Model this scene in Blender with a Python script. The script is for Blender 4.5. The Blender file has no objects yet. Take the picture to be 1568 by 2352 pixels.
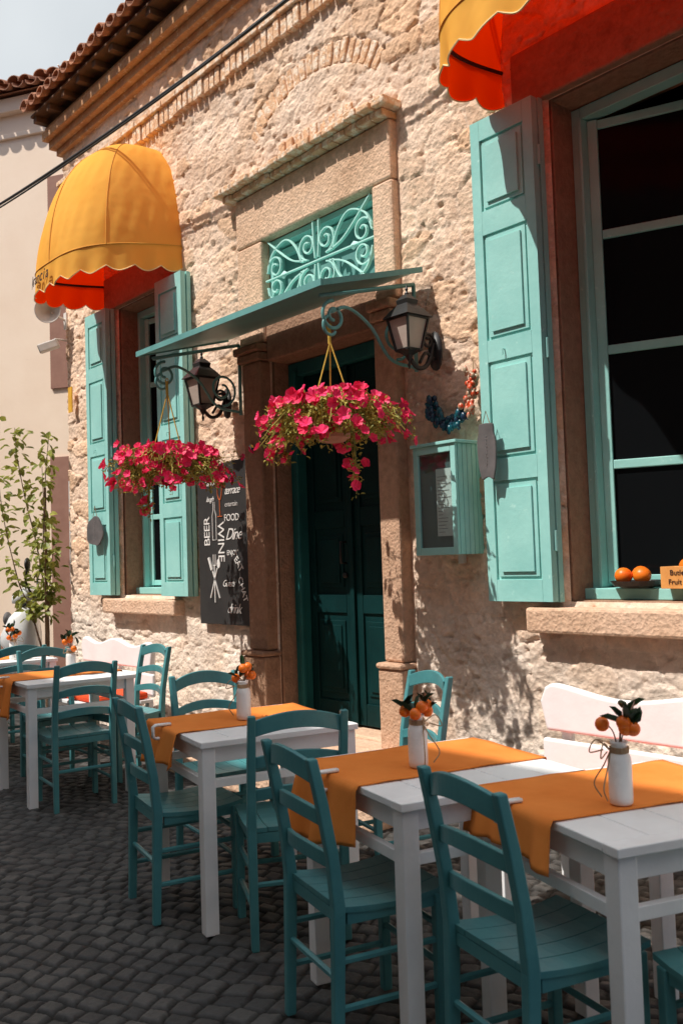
import bpy, math, random
import numpy as np
from mathutils import Matrix, Vector
random.seed(7)
D2R=math.radians
scene=bpy.context.scene
COL=scene.collection
# ---------------------------------------------------------------- noise
def hsh(ix,iy,s=0.0):
    v=np.sin(ix*127.1+iy*311.7+s*74.7)*43758.5453
    return v-np.floor(v)
def vn(x,y,s=0.0):
    ix=np.floor(x);iy=np.floor(y);fx=x-ix;fy=y-iy
    fx=fx*fx*(3-2*fx);fy=fy*fy*(3-2*fy)
    a=hsh(ix,iy,s);b=hsh(ix+1,iy,s);c=hsh(ix,iy+1,s);d=hsh(ix+1,iy+1,s)
    return (a*(1-fx)+b*fx)*(1-fy)+(c*(1-fx)+d*fx)*fy
def fbm(x,y,s=0.0,o=4):
    t=0;a=.5;n=0
    for i in range(o):
        t=t+a*vn(x,y,s+i);n+=a;a*=.5;x=x*2.03+3.1;y=y*2.03+1.7
    return t/n
def voro(x,y,s=0.0):
    ix=np.floor(x);iy=np.floor(y)
    F1=np.full(x.shape,9.);F2=np.full(x.shape,9.);ID=np.zeros(x.shape)
    for i in(-1,0,1):
        for j in(-1,0,1):
            cx=ix+i;cy=iy+j
            px=cx+.15+.7*hsh(cx,cy,s);py=cy+.15+.7*hsh(cx,cy,s+5)
            d=np.hypot(px-x,py-y);idn=hsh(cx,cy,s+9)
            n=d<F1
            F2=np.where(n,F1,np.minimum(F2,d));ID=np.where(n,idn,ID);F1=np.where(n,d,F1)
    return F1,F2,ID
# ---------------------------------------------------------------- materials
def newmat(name):
    m=bpy.data.materials.new(name);m.use_nodes=True
    nt=m.node_tree;b=nt.nodes["Principled BSDF"];return m,nt,b
def N(nt,t,**k):
    n=nt.nodes.new(t)
    for a,v in k.items():
        if a in n.inputs: n.inputs[a].default_value=v
        else: setattr(n,a,v)
    return n
def rgba(c): return (c[0],c[1],c[2],1)
def pmat(name,col,col2=None,rough=.6,scale=6,bump=.15,bscale=50,metal=0,spec=.4,contrast=(.35,.65),coat=0,wear=None,dist=.004,trans=0):
    m,nt,b=newmat(name);L=nt.links.new
    if col2 is None: col2=tuple(c*.72 for c in col)
    tc=N(nt,"ShaderNodeTexCoord");oi=N(nt,"ShaderNodeObjectInfo")
    ad=N(nt,"ShaderNodeVectorMath",operation='ADD');mu=N(nt,"ShaderNodeMath",operation='MULTIPLY');mu.inputs[1].default_value=37.
    L(oi.outputs["Random"],mu.inputs[0]);L(tc.outputs["Object"],ad.inputs[0]);L(mu.outputs[0],ad.inputs[1])
    n=N(nt,"ShaderNodeTexNoise",Scale=scale,Detail=6.,Roughness=.65);L(ad.outputs[0],n.inputs["Vector"])
    r=N(nt,"ShaderNodeValToRGB");r.color_ramp.elements[0].position=contrast[0];r.color_ramp.elements[1].position=contrast[1]
    r.color_ramp.elements[0].color=rgba(col2);r.color_ramp.elements[1].color=rgba(col)
    L(n.outputs["Fac"],r.inputs[0]);out=r.outputs[0]
    n2=N(nt,"ShaderNodeTexNoise",Scale=bscale,Detail=5.,Roughness=.6);L(ad.outputs[0],n2.inputs["Vector"])
    if wear:
        n3=N(nt,"ShaderNodeTexNoise",Scale=wear[1],Detail=8.,Roughness=.75);L(ad.outputs[0],n3.inputs["Vector"])
        r3=N(nt,"ShaderNodeValToRGB");r3.color_ramp.elements[0].position=wear[2];r3.color_ramp.elements[1].position=wear[2]+.06
        L(n3.outputs["Fac"],r3.inputs[0])
        mx=N(nt,"ShaderNodeMix",data_type='RGBA');L(r3.outputs[0],mx.inputs["Factor"]);L(out,mx.inputs["A"]);mx.inputs["B"].default_value=rgba(wear[0]);out=mx.outputs["Result"]
    L(out,b.inputs["Base Color"])
    bp=N(nt,"ShaderNodeBump",Strength=bump,Distance=dist);L(n2.outputs["Fac"],bp.inputs["Height"]);L(bp.outputs[0],b.inputs["Normal"])
    mr=N(nt,"ShaderNodeMapRange");mr.inputs["To Min"].default_value=max(0,rough-.12);mr.inputs["To Max"].default_value=min(1,rough+.12)
    L(n.outputs["Fac"],mr.inputs["Value"]);L(mr.outputs[0],b.inputs["Roughness"])
    b.inputs["Metallic"].default_value=metal;b.inputs["Specular IOR Level"].default_value=spec;b.inputs["Coat Weight"].default_value=coat
    if trans:
        t=N(nt,"ShaderNodeBsdfTranslucent");L(out,t.inputs[0]);ms=N(nt,"ShaderNodeMixShader");ms.inputs[0].default_value=trans
        L(b.outputs[0],ms.inputs[1]);L(t.outputs[0],ms.inputs[2]);L(ms.outputs[0],nt.nodes["Material Output"].inputs[0])
    return m
M={}
M['teal']=pmat("teal_shutter_paint",(.36,.71,.66),(.28,.61,.57),rough=.45,scale=3,bump=.35,bscale=35,wear=((.48,.79,.73),14,.62))
M['canopy']=pmat("teal_canopy_paint",(.16,.39,.37),(.11,.30,.29),rough=.45,scale=3,bump=.3,bscale=35,wear=((.24,.50,.46),14,.64))
M['grille']=pmat("pale_teal_ironwork",(.50,.84,.76),(.42,.74,.67),rough=.5,scale=5)
M['teald']=pmat("dark_teal_door_paint",(.004,.034,.035),(.003,.022,.023),rough=.5,scale=3,bump=.2,spec=.12)
M['dframe']=pmat("teal_door_frame_paint",(.02,.14,.14),(.014,.10,.10),rough=.5,scale=3,bump=.2,spec=.2)
M['chair']=pmat("teal_chair_paint",(.085,.28,.295),(.06,.22,.24),rough=.36,scale=5,bump=.25,bscale=40,wear=((.15,.35,.35),20,.66))
M['white']=pmat("white_furniture_paint",(.92,.92,.92),(.85,.85,.85),rough=.42,scale=5,bump=.3,bscale=30,wear=((.64,.62,.59),18,.71))
M['brick']=pmat("weathered_brick",(.62,.33,.15),(.46,.22,.11),rough=.9,scale=9,bump=.8,bscale=60,dist=.01,wear=((.68,.52,.38),25,.56))
M['brickl']=pmat("pale_weathered_brick",(.84,.52,.31),(.70,.40,.23),rough=.9,scale=9,bump=1,bscale=40,dist=.014,wear=((.92,.74,.58),16,.50))
M['wood']=pmat("dark_roof_timber",(.20,.10,.05),(.10,.05,.03),rough=.8,scale=5,bump=.5)
M['tile']=pmat("terracotta_tile",(.50,.21,.11),(.24,.11,.07),rough=.9,scale=7,bump=.6,bscale=40,dist=.01,wear=((.10,.07,.05),9,.58))
M['black']=pmat("black_iron",(.014,.014,.016),(.024,.022,.02),rough=.45,scale=12,bump=.2,spec=.4)
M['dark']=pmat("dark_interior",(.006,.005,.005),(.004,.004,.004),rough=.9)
M['cable']=pmat("cable_rubber",(.015,.015,.015),rough=.6)
M['rope']=pmat("yellow_cord",(.70,.46,.08),(.55,.33,.05),rough=.9,bscale=200,bump=.6)
M['twine']=pmat("jute_twine",(.48,.33,.20),(.32,.21,.12),rough=.95,bscale=200,bump=.6)
M['pot']=pmat("terracotta_pot",(.62,.30,.22),(.5,.22,.16),rough=.7)
M['leafy']=pmat("yellow_green_leaf",(.55,.46,.10),(.18,.21,.035),rough=.6,scale=12,contrast=(.38,.58),trans=.12)
M['leafd']=pmat("dark_leaf",(.018,.045,.014),(.008,.02,.008),rough=.4,scale=12)
M['leafp']=pmat("plant_leaf",(.42,.42,.09),(.17,.21,.035),rough=.5,scale=8,contrast=(.4,.6),trans=.3)
M['petal']=pmat("pink_red_petal",(.97,.045,.19),(.80,.016,.085),rough=.55,scale=16,contrast=(.4,.6),trans=.15)
M['orange']=pmat("orange_peel",(.92,.22,.015),(.84,.14,.01),rough=.35,scale=6,bump=.35,bscale=160,dist=.002)
M['runner']=pmat("rust_orange_linen",(.84,.27,.06),(.74,.21,.04),rough=.9,scale=4,bump=.6,bscale=420,dist=.001,spec=.1)
M['cush']=pmat("orange_red_cushion",(.85,.09,.015),(.7,.06,.01),rough=.85,bump=.4,bscale=300)
M['ceram']=pmat("white_ceramic",(.88,.87,.85),(.82,.81,.79),rough=.25,bump=.03,spec=.5)
M['board']=pmat("black_chalkboard",(.022,.021,.021),(.035,.033,.032),rough=.65,scale=4,bump=.1)
M['chalk']=pmat("white_lettering_paint",(.85,.83,.80),(.7,.68,.65),rough=.8,scale=30)
M['chalko']=pmat("orange_lettering_paint",(.65,.15,.04),rough=.8)
M['slate']=pmat("grey_slate_plaque",(.16,.145,.145),(.09,.085,.085),rough=.7)
M['slatel']=pmat("faint_chalk_script",(.30,.28,.28),rough=.8)
M['paper']=pmat("printed_paper",(.92,.89,.85),(.85,.81,.77),rough=.8,scale=20)
M['frost']=pmat("frosted_lamp_glass",(.52,.43,.37),(.42,.34,.29),rough=.35)
M['crate']=pmat("varnished_crate_wood",(.78,.36,.10),(.62,.26,.07),rough=.6,scale=14)
M['ink']=pmat("dark_ink",(.05,.02,.015),rough=.8)
M['plasterL']=pmat("peach_plaster",(.97,.78,.62),(.92,.72,.56),rough=.9,scale=1.2,bump=.3,bscale=30,wear=((.84,.64,.50),3,.68))
M['plasterO']=pmat("cream_plaster",(.5,.45,.40),(.42,.37,.33),rough=.9,scale=1,bump=.3)
M['brown']=pmat("brown_trim_paint",(.36,.19,.14),(.30,.15,.11),rough=.8)
M['grey']=pmat("light_grey_plastic",(.72,.69,.66),(.6,.57,.54),rough=.5)
M['scoot']=pmat("white_scooter_paint",(.85,.85,.85),(.75,.75,.75),rough=.25,coat=.5,bump=.02)
M['rub']=pmat("black_rubber",(.02,.02,.02),rough=.8)
M['chrome']=pmat("scooter_metal",(.6,.6,.6),rough=.25,metal=1)
M['cab']=pmat("transom_backing",(.16,.36,.33),(.10,.26,.25),rough=.9,scale=4)
M['boxin']=pmat("grey_green_backing",(.12,.17,.17),(.09,.13,.13),rough=.9,scale=4)
M['cream']=pmat("cream_edge_trim",(.92,.66,.34),(.85,.58,.28),rough=.8)
M['seam']=pmat("stitched_seam",(.80,.36,.06),(.7,.3,.05),rough=.9)
M['bluebead']=pmat("blue_glazed_bead",(.01,.10,.13),(.02,.04,.08),rough=.2,scale=30,contrast=(.45,.55))
M['redbead']=pmat("red_glazed_bead",(.65,.07,.02),(.45,.35,.24),rough=.25,scale=25,contrast=(.45,.55))
M['bark']=pmat("brown_bark",(.20,.12,.07),(.12,.07,.04),rough=.9,bump=.6,bscale=60)
M['yellow']=pmat("yellow_sign_paint",(.85,.45,.04),rough=.5)
def glassdark():
    m,nt,b=newmat("dark_window_glass");b.inputs["Base Color"].default_value=(.006,.007,.008,1);b.inputs["Roughness"].default_value=.12;b.inputs["Specular IOR Level"].default_value=.06
    n=N(nt,"ShaderNodeTexNoise",Scale=2.5,Detail=3.);bp=N(nt,"ShaderNodeBump",Strength=.15,Distance=.01);nt.links.new(n.outputs[0],bp.inputs["Height"]);nt.links.new(bp.outputs[0],b.inputs["Normal"]);return m
M['glass']=glassdark()
def clearglass():
    m,nt,b=newmat("clear_case_glass");nt.nodes.remove(b);L=nt.links.new
    t=N(nt,"ShaderNodeBsdfTransparent");t.inputs[0].default_value=(.85,.92,.92,1);g=N(nt,"ShaderNodeBsdfGlossy");g.inputs["Roughness"].default_value=.03
    mx=N(nt,"ShaderNodeMixShader");mx.inputs[0].default_value=.08;L(t.outputs[0],mx.inputs[1]);L(g.outputs[0],mx.inputs[2]);L(mx.outputs[0],nt.nodes["Material Output"].inputs[0]);return m
M['clear']=clearglass()
def stone_mat(name,a,bc,c,white,bscale,strength,attr=True,dist=.03):
    m,nt,b=newmat(name);L=nt.links.new
    tc=N(nt,"ShaderNodeTexCoord");P=tc.outputs["Object"]
    n=N(nt,"ShaderNodeTexNoise",Scale=2.2,Detail=8.,Roughness=.7);L(P,n.inputs["Vector"])
    r=N(nt,"ShaderNodeValToRGB");e=r.color_ramp.elements;e[0].position=.28;e[0].color=rgba(bc);e[1].position=.60;e[1].color=rgba(a)
    x=e.new(.44);x.color=rgba(tuple((p*.65+q*.35) for p,q in zip(a,c)))
    L(n.outputs[0],r.inputs[0]);out=r.outputs[0]
    nf=N(nt,"ShaderNodeTexNoise",Scale=bscale,Detail=10.,Roughness=.72);L(P,nf.inputs["Vector"])
    rf=N(nt,"ShaderNodeMapRange");rf.inputs["From Min"].default_value=.3;rf.inputs["From Max"].default_value=.7;rf.inputs["To Min"].default_value=.72;rf.inputs["To Max"].default_value=1.12;L(nf.outputs[0],rf.inputs["Value"])
    br=rf.outputs[0]
    if attr:
        at=N(nt,"ShaderNodeAttribute",attribute_name="Col");sp=N(nt,"ShaderNodeSeparateColor");L(at.outputs["Color"],sp.inputs[0])
        m1=N(nt,"ShaderNodeMix",data_type='RGBA');mr=N(nt,"ShaderNodeMapRange");mr.inputs["From Min"].default_value=.68;mr.inputs["From Max"].default_value=.95;mr.inputs["To Max"].default_value=.6
        L(sp.outputs[0],mr.inputs["Value"]);L(mr.outputs[0],m1.inputs["Factor"]);L(out,m1.inputs["A"]);m1.inputs["B"].default_value=rgba(c)
        fr=N(nt,"ShaderNodeMath",operation='MULTIPLY');fr.inputs[1].default_value=7.3;L(sp.outputs[0],fr.inputs[0]);fc=N(nt,"ShaderNodeMath",operation='FRACT');L(fr.outputs[0],fc.inputs[0])
        mb=N(nt,"ShaderNodeMapRange");mb.inputs["To Min"].default_value=.84;mb.inputs["To Max"].default_value=1.06;L(fc.outputs[0],mb.inputs["Value"])
        mu=N(nt,"ShaderNodeMath",operation='MULTIPLY');L(mb.outputs[0],mu.inputs[0]);L(br,mu.inputs[1]);br=mu.outputs[0]
        m2=N(nt,"ShaderNodeMix",data_type='RGBA');mr2=N(nt,"ShaderNodeMath",operation='MULTIPLY');mr2.inputs[1].default_value=.5
        L(sp.outputs[1],mr2.inputs[0]);L(mr2.outputs[0],m2.inputs["Factor"]);L(m1.outputs["Result"],m2.inputs["A"]);m2.inputs["B"].default_value=rgba((.98,.80,.66))
        m3=N(nt,"ShaderNodeMix",data_type='RGBA');L(sp.outputs[2],m3.inputs["Factor"]);L(m2.outputs["Result"],m3.inputs["A"]);m3.inputs["B"].default_value=rgba(white);out=m3.outputs["Result"]
    mm=N(nt,"ShaderNodeMix",data_type='RGBA',blend_type='MULTIPLY');mm.inputs["Factor"].default_value=1.;L(out,mm.inputs["A"])
    cb=N(nt,"ShaderNodeCombineColor");[L(br,cb.inputs[i]) for i in range(3)];L(cb.outputs[0],mm.inputs["B"]);L(mm.outputs["Result"],b.inputs["Base Color"])
    v=N(nt,"ShaderNodeTexVoronoi",Scale=bscale*2.2);L(P,v.inputs["Vector"])
    sm=N(nt,"ShaderNodeMath",operation='MULTIPLY_ADD');sm.inputs[1].default_value=.35;L(v.outputs["Distance"],sm.inputs[0]);L(nf.outputs[0],sm.inputs[2])
    bp=N(nt,"ShaderNodeBump",Strength=strength,Distance=dist);L(sm.outputs[0],bp.inputs["Height"]);L(bp.outputs[0],b.inputs["Normal"])
    b.inputs["Roughness"].default_value=.92;b.inputs["Specular IOR Level"].default_value=.15
    return m
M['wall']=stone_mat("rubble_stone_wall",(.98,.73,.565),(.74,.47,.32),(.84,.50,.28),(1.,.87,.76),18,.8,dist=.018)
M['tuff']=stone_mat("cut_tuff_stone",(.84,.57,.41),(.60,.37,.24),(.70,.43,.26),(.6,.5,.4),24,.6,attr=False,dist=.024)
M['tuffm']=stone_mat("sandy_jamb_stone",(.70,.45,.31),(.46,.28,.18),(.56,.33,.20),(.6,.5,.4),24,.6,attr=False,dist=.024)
M['tuffd']=stone_mat("aged_brown_stone",(.42,.25,.165),(.25,.145,.095),(.33,.19,.115),(.6,.5,.4),22,.6,attr=False,dist=.024)  # aged brown, darkened further to paint shade onto the left door jamb
def cobble_mat():
    m,nt,b=newmat("cobblestone");L=nt.links.new
    at=N(nt,"ShaderNodeAttribute",attribute_name="Col");sp=N(nt,"ShaderNodeSeparateColor");L(at.outputs["Color"],sp.inputs[0])
    tc=N(nt,"ShaderNodeTexCoord");n=N(nt,"ShaderNodeTexNoise",Scale=45.,Detail=6.,Roughness=.7);L(tc.outputs["Object"],n.inputs["Vector"])
    r=N(nt,"ShaderNodeValToRGB");r.color_ramp.elements[0].color=(.044,.043,.044,1);r.color_ramp.elements[1].color=(.11,.104,.098,1);L(sp.outputs[0],r.inputs[0])
    m1=N(nt,"ShaderNodeMix",data_type='RGBA');L(sp.outputs[1],m1.inputs["Factor"]);L(r.outputs[0],m1.inputs["A"]);m1.inputs["B"].default_value=(.012,.010,.008,1)
    mm=N(nt,"ShaderNodeMix",data_type='RGBA',blend_type='MULTIPLY');mm.inputs["Factor"].default_value=.7;L(m1.outputs["Result"],mm.inputs["A"]);L(n.outputs[0],mm.inputs["B"]);
    g=N(nt,"ShaderNodeVectorMath",operation='SCALE');g.inputs["Scale"].default_value=1.3;L(mm.outputs["Result"],g.inputs[0]);L(g.outputs[0],b.inputs["Base Color"])
    bp=N(nt,"ShaderNodeBump",Strength=.6,Distance=.006);L(n.outputs[0],bp.inputs["Height"]);L(bp.outputs[0],b.inputs["Normal"]);b.inputs["Roughness"].default_value=.55;b.inputs["Specular IOR Level"].default_value=.25;return m
M['cobble']=cobble_mat()
def cloth_mat(name,ca,cb_,back,tr,fac):
    m,nt,b=newmat(name);nt.nodes.remove(b);L=nt.links.new
    g=N(nt,"ShaderNodeNewGeometry");tc=N(nt,"ShaderNodeTexCoord");n=N(nt,"ShaderNodeTexNoise",Scale=3.,Detail=4.);L(tc.outputs["Object"],n.inputs["Vector"])
    r=N(nt,"ShaderNodeValToRGB");r.color_ramp.elements[0].color=rgba(ca);r.color_ramp.elements[1].color=rgba(cb_);L(n.outputs[0],r.inputs[0])
    mx=N(nt,"ShaderNodeMix",data_type='RGBA');L(g.outputs["Backfacing"],mx.inputs["Factor"]);L(r.outputs[0],mx.inputs["A"]);mx.inputs["B"].default_value=rgba(back)
    d=N(nt,"ShaderNodeBsdfDiffuse");L(mx.outputs["Result"],d.inputs[0]);t=N(nt,"ShaderNodeBsdfTranslucent");t.inputs[0].default_value=rgba(tr)
    nb=N(nt,"ShaderNodeTexNoise",Scale=5.,Detail=2.);L(tc.outputs["Object"],nb.inputs["Vector"]);bp=N(nt,"ShaderNodeBump",Strength=.4,Distance=.03);L(nb.outputs[0],bp.inputs["Height"]);L(bp.outputs[0],d.inputs["Normal"])
    ms=N(nt,"ShaderNodeMixShader");ms.inputs[0].default_value=fac;L(d.outputs[0],ms.inputs[1]);L(t.outputs[0],ms.inputs[2]);L(ms.outputs[0],nt.nodes["Material Output"].inputs[0]);return m
M['canvas']=cloth_mat("awning_canvas",(1.0,.50,.08),(1.0,.58,.13),(.95,.03,.005),(1.,.05,.0),.33)
# ---------------------------------------------------------------- mesh builder
class MB:
    def __init__(s): s.v=[];s.f=[]
    def add(s,vs,fs,mx=None):
        b=len(s.v)
        if mx is not None: vs=[tuple(mx@Vector(v)) for v in vs]
        s.v+=[tuple(v) for v in vs];s.f+=[tuple(b+i for i in f) for f in fs];return s
    def box(s,x0,x1,y0,y1,z0,z1,mx=None):
        vs=[(x0,y0,z0),(x1,y0,z0),(x1,y1,z0),(x0,y1,z0),(x0,y0,z1),(x1,y0,z1),(x1,y1,z1),(x0,y1,z1)]
        return s.add(vs,[(0,3,2,1),(4,5,6,7),(0,1,5,4),(1,2,6,5),(2,3,7,6),(3,0,4,7)],mx)
    def prism(s,poly,t0,t1,mx=None):
        n=len(poly);vs=[(p[0],t0,p[1]) for p in poly]+[(p[0],t1,p[1]) for p in poly]
        fs=[tuple(range(n)),tuple(range(2*n-1,n-1,-1))]+[(i,i+n,(i+1)%n+n,(i+1)%n) for i in range(n)]
        return s.add(vs,fs,mx)
    def tube(s,pts,r,n=8,mx=None,cap=True,flat=None):
        pts=[Vector(p) for p in pts];k=len(pts);vs=[];fs=[];up=None
        for i,p in enumerate(pts):
            t=(pts[min(i+1,k-1)]-pts[max(i-1,0)])
            if t.length<1e-9: t=Vector((0,0,1))
            t.normalize()
            if up is None: up=Vector((0,0,1)) if abs(t.z)<.9 else Vector((1,0,0))
            a=t.cross(up)
            if a.length<1e-6: a=t.cross(Vector((0,1,0)))
            a.normalize();b=a.cross(t).normalized();up=b
            rr=r[i] if isinstance(r,(list,tuple)) else r
            for j in range(n):
                an=2*math.pi*(j+.5)/n;vs.append(tuple(p+(a*math.cos(an)+b*math.sin(an))*rr))
        for i in range(k-1):
            for j in range(n): fs.append((i*n+j,i*n+(j+1)%n,(i+1)*n+(j+1)%n,(i+1)*n+j))
        if cap: fs+=[tuple(range(n-1,-1,-1)),tuple(range((k-1)*n,k*n))]
        return s.add(vs,fs,mx)
    def ribbon(s,pts,w,t,ax=1):
        P=[Vector(p) for p in pts];k=len(P);vs=[];fs=[]
        for i,p in enumerate(P):
            d=(P[min(i+1,k-1)]-P[max(i-1,0)]).normalized();nn=Vector((-d.z,0,d.x))
            for a,b in((-1,-1),(1,-1),(1,1),(-1,1)):vs.append(tuple(p+nn*t*.5*a+Vector((0,w*.5*b,0))))
        for i in range(k-1):
            for j in range(4):fs.append((i*4+j,i*4+(j+1)%4,i*4+4+(j+1)%4,i*4+4+j))
        fs+=[(3,2,1,0),(4*k-4,4*k-3,4*k-2,4*k-1)];return s.add(vs,fs)
    def lathe(s,prof,n=20,mx=None):
        vs=[];fs=[]
        for r,z in prof:
            for j in range(n): a=2*math.pi*j/n;vs.append((r*math.cos(a),r*math.sin(a),z))
        k=len(prof)
        for i in range(k-1):
            for j in range(n): fs.append((i*n+j,i*n+(j+1)%n,(i+1)*n+(j+1)%n,(i+1)*n+j))
        fs+=[tuple(range(n-1,-1,-1)),tuple(range((k-1)*n,k*n))]
        return s.add(vs,fs,mx)
    def ball(s,c,r,n=14,sq=(1,1,1)):
        m=n//2;prof=[(max(1e-4,math.sin(math.pi*i/m)),-math.cos(math.pi*i/m)) for i in range(m+1)]
        return s.lathe(prof,n,Matrix.Translation(c)@Matrix.Diagonal((r*sq[0],r*sq[1],r*sq[2],1)))
    def leaf(s,p,d,up,l,w,fold=.25):
        d=d.normalized();a=d.cross(up)
        if a.length<1e-4:a=Vector((1,0,0))
        a.normalize();nn=a.cross(d)
        m=p+d*l*.5-nn*l*.06
        vs=[p,p+d*l*.35+a*w*.5+nn*w*fold,p+d*l*.75+a*w*.33+nn*w*fold*.7,p+d*l-nn*l*.12,p+d*l*.75-a*w*.33+nn*w*fold*.7,p+d*l*.35-a*w*.5+nn*w*fold,m]
        return s.add([tuple(v) for v in vs],[(0,1,6),(1,2,6),(2,3,6),(3,4,6),(4,5,6),(5,0,6)])
    def flower(s,p,d,r):
        d=d.normalized();a=d.cross(Vector((0,0,1)))
        if a.length<1e-3:a=Vector((1,0,0))
        a.normalize();b=a.cross(d);vs=[tuple(p-d*r*.5)];ph=random.random()*6
        for i in range(20):
            an=2*math.pi*i/20+ph;rr=r*(.80+.20*abs(math.cos(i*math.pi/4)))
            vs.append(tuple(p+(a*math.cos(an)+b*math.sin(an))*rr*random.uniform(.92,1.05)+d*r*random.uniform(-.08,.16)))
        return s.add(vs,[(0,1+i,1+(i+1)%20) for i in range(20)])
    def text(s,body,size,mx,shear=0,ext=.0015,space=1.,align='CENTER',off=0):
        c=bpy.data.curves.new("t","FONT");c.body=body;c.size=size;c.shear=shear;c.extrude=ext;c.space_character=space;c.align_x=align;c.align_y='CENTER';c.offset=off;c.resolution_u=3
        o=bpy.data.objects.new("t",c);COL.objects.link(o);bpy.context.view_layer.update()
        me=bpy.data.meshes.new_from_object(o.evaluated_get(bpy.context.evaluated_depsgraph_get()))
        s.add([tuple(v.co) for v in me.vertices],[tuple(p.vertices) for p in me.polygons],mx)
        bpy.data.objects.remove(o);bpy.data.meshes.remove(me);bpy.data.curves.remove(c);return s
    def obj(s,name,mat,parent=None,bevel=0,smooth=False,world=False,label=None,sub=0,solid=0,seg=2):
        me=bpy.data.meshes.new(name);me.from_pydata(s.v,[],s.f);me.materials.append(M[mat]);me.update()
        if smooth: me.polygons.foreach_set("use_smooth",[True]*len(me.polygons))
        o=bpy.data.objects.new(name,me);COL.objects.link(o)
        if parent is not None:
            o.parent=parent
            if world: o.matrix_parent_inverse=Matrix.Translation(-Vector(parent.location))
        if solid:
            m=o.modifiers.new("thickness","SOLIDIFY");m.thickness=solid
        if bevel:
            m=o.modifiers.new("bevel","BEVEL");m.width=bevel;m.segments=seg;m.limit_method='ANGLE';m.angle_limit=D2R(40)
        if label:o["label"]=label
        return o
def thing(name,label,cat,loc=(0,0,0),rz=0,group=None):
    o=bpy.data.objects.new(name,None);COL.objects.link(o);o.empty_display_size=.1
    o.location=loc;o.rotation_euler=(0,0,rz);o["label"]=label;o["category"]=cat
    if group:o["group"]=group
    return o
def tag(o,label,cat,group=None):
    o["label"]=label;o["category"]=cat
    if group:o["group"]=group
    return o
def copy_tree(root,loc,rz,label=None,par=None):
    n=root.copy();COL.objects.link(n)
    if par is None:
        n.location=loc;n.rotation_euler=(0,0,rz)
        if label:n["label"]=label
    else:n.parent=par
    for c in [o for o in root.children]: copy_tree(c,None,None,None,n)
    return n
def cat(pts,n=6):
    P=[Vector(p) for p in pts];P=[P[0]*2-P[1]]+P+[P[-1]*2-P[-2]];o=[]
    for i in range(1,len(P)-2):
        for k in range(n):
            t=k/n;a,b,c,d=P[i-1:i+3]
            o.append(.5*((2*b)+(c-a)*t+(2*a-5*b+4*c-d)*t*t+(3*b-a-3*c+d)*t**3))
    o.append(P[-2]);return o
def spiral(c,r0,r1,a0,turns,ax='xz',n=28):
    o=[]
    for i in range(n+1):
        t=i/n;a=a0+turns*2*math.pi*t;r=r0+(r1-r0)*t
        u,v=r*math.cos(a),r*math.sin(a)
        o.append((c[0]+u,c[1],c[2]+v) if ax=='xz' else (c[0],c[1]+u,c[2]+v))
    return o
def Rz(a):return Matrix.Rotation(a,4,'Z')
def T(*p):return Matrix.Translation(p)
WALLTXT=Matrix.Rotation(D2R(90),4,'X')
def grid(xs,ys,P,col,keep):
    nx,ny=len(xs),len(ys)
    fs=[]
    K=keep
    for j in range(ny-1):
        b=j*nx
        for i in range(nx-1):
            if K is None or K[j,i]: fs.append((b+i,b+i+1,b+nx+i+1,b+nx+i))
    me=bpy.data.meshes.new("g");me.from_pydata(P.tolist(),[],fs)
    ca=me.color_attributes.new(name="Col",type='FLOAT_COLOR',domain='POINT')
    ca.data.foreach_set("color",col.astype(np.float32).ravel())
    me.polygons.foreach_set("use_smooth",[True]*len(me.polygons));me.update();return me
# ================================================================ GROUND
def build_ground():
    xs=np.unique(np.concatenate([np.linspace(-150,-12,12),np.arange(-12,-8,.06),np.arange(-8,-4.4,.016),np.arange(-4.4,-.4,.008),np.linspace(-.4,3,20),np.linspace(3,150,12)]))
    ys=np.unique(np.concatenate([np.linspace(-150,-6,12),np.arange(-6,-3.2,.06),np.arange(-3.1,-1.1,.008),np.arange(-1.1,.02,.02),np.linspace(.02,150,24)]))
    X,Y=np.meshgrid(xs,ys)
    a=D2R(28);wx=.10*(fbm(X*1.1,Y*1.1,3)-.5)+.035*(vn(X*7,Y*7,4)-.5);wy=.24*(fbm(X*.8,Y*.8,8)-.5)+.035*(vn(X*7,Y*7,6)-.5)
    U=(X+wx)*math.cos(a)+(Y+wy)*math.sin(a);V=-(X+wx)*math.sin(a)+(Y+wy)*math.cos(a)
    ph=.074;pw=.086
    r=np.floor(V/ph);u=U/pw+r*.5+hsh(r,r*0+1,2)*.5;c=np.floor(u)
    j=(hsh(c,r,3)-.5)
    fu=u-c;fv=V/ph-r
    du=np.minimum(fu,1-fu)*pw;dv=np.minimum(fv,1-fv)*ph
    d=np.minimum(du+.004*j,dv+.003*(hsh(c,r,8)-.5))-.003*fbm(X*25,Y*25,9,2)
    cr=np.clip(.013-du,0,1);cs=np.clip(.013-dv,0,1);d=np.where((cr>0)&(cs>0),np.minimum(d,.013-np.hypot(cr,cs)-.002),d)
    e=np.clip((d-.001)/.009,0,1);e=e*e*(3-2*e)
    idn=hsh(c,r,5)
    tx=(hsh(c,r,12)-.5)*(fu-.5)+(hsh(c,r,13)-.5)*(fv-.5)
    near=((X>-12)&(X<3)&(Y>-6)&(Y<.2))
    Z=np.where(near,-.011*(1-e)+.008*(idn-.5)*e+.014*tx*e+.005*(fbm(X*22,Y*22,2,3)-.5)+.03*(fbm(X*.7,Y*.7,11)-.5),0)
    col=np.stack([idn*.8+.2*fbm(X*3,Y*3,7),1-e,e*0,e*0+1],-1)
    P=np.stack([X,Y,Z],-1).reshape(-1,3)
    me=grid(xs,ys,P,col,None);me.materials.append(M['cobble'])
    o=bpy.data.objects.new("cobblestone_street",me);COL.objects.link(o);o["kind"]="structure"
build_ground()
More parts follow.
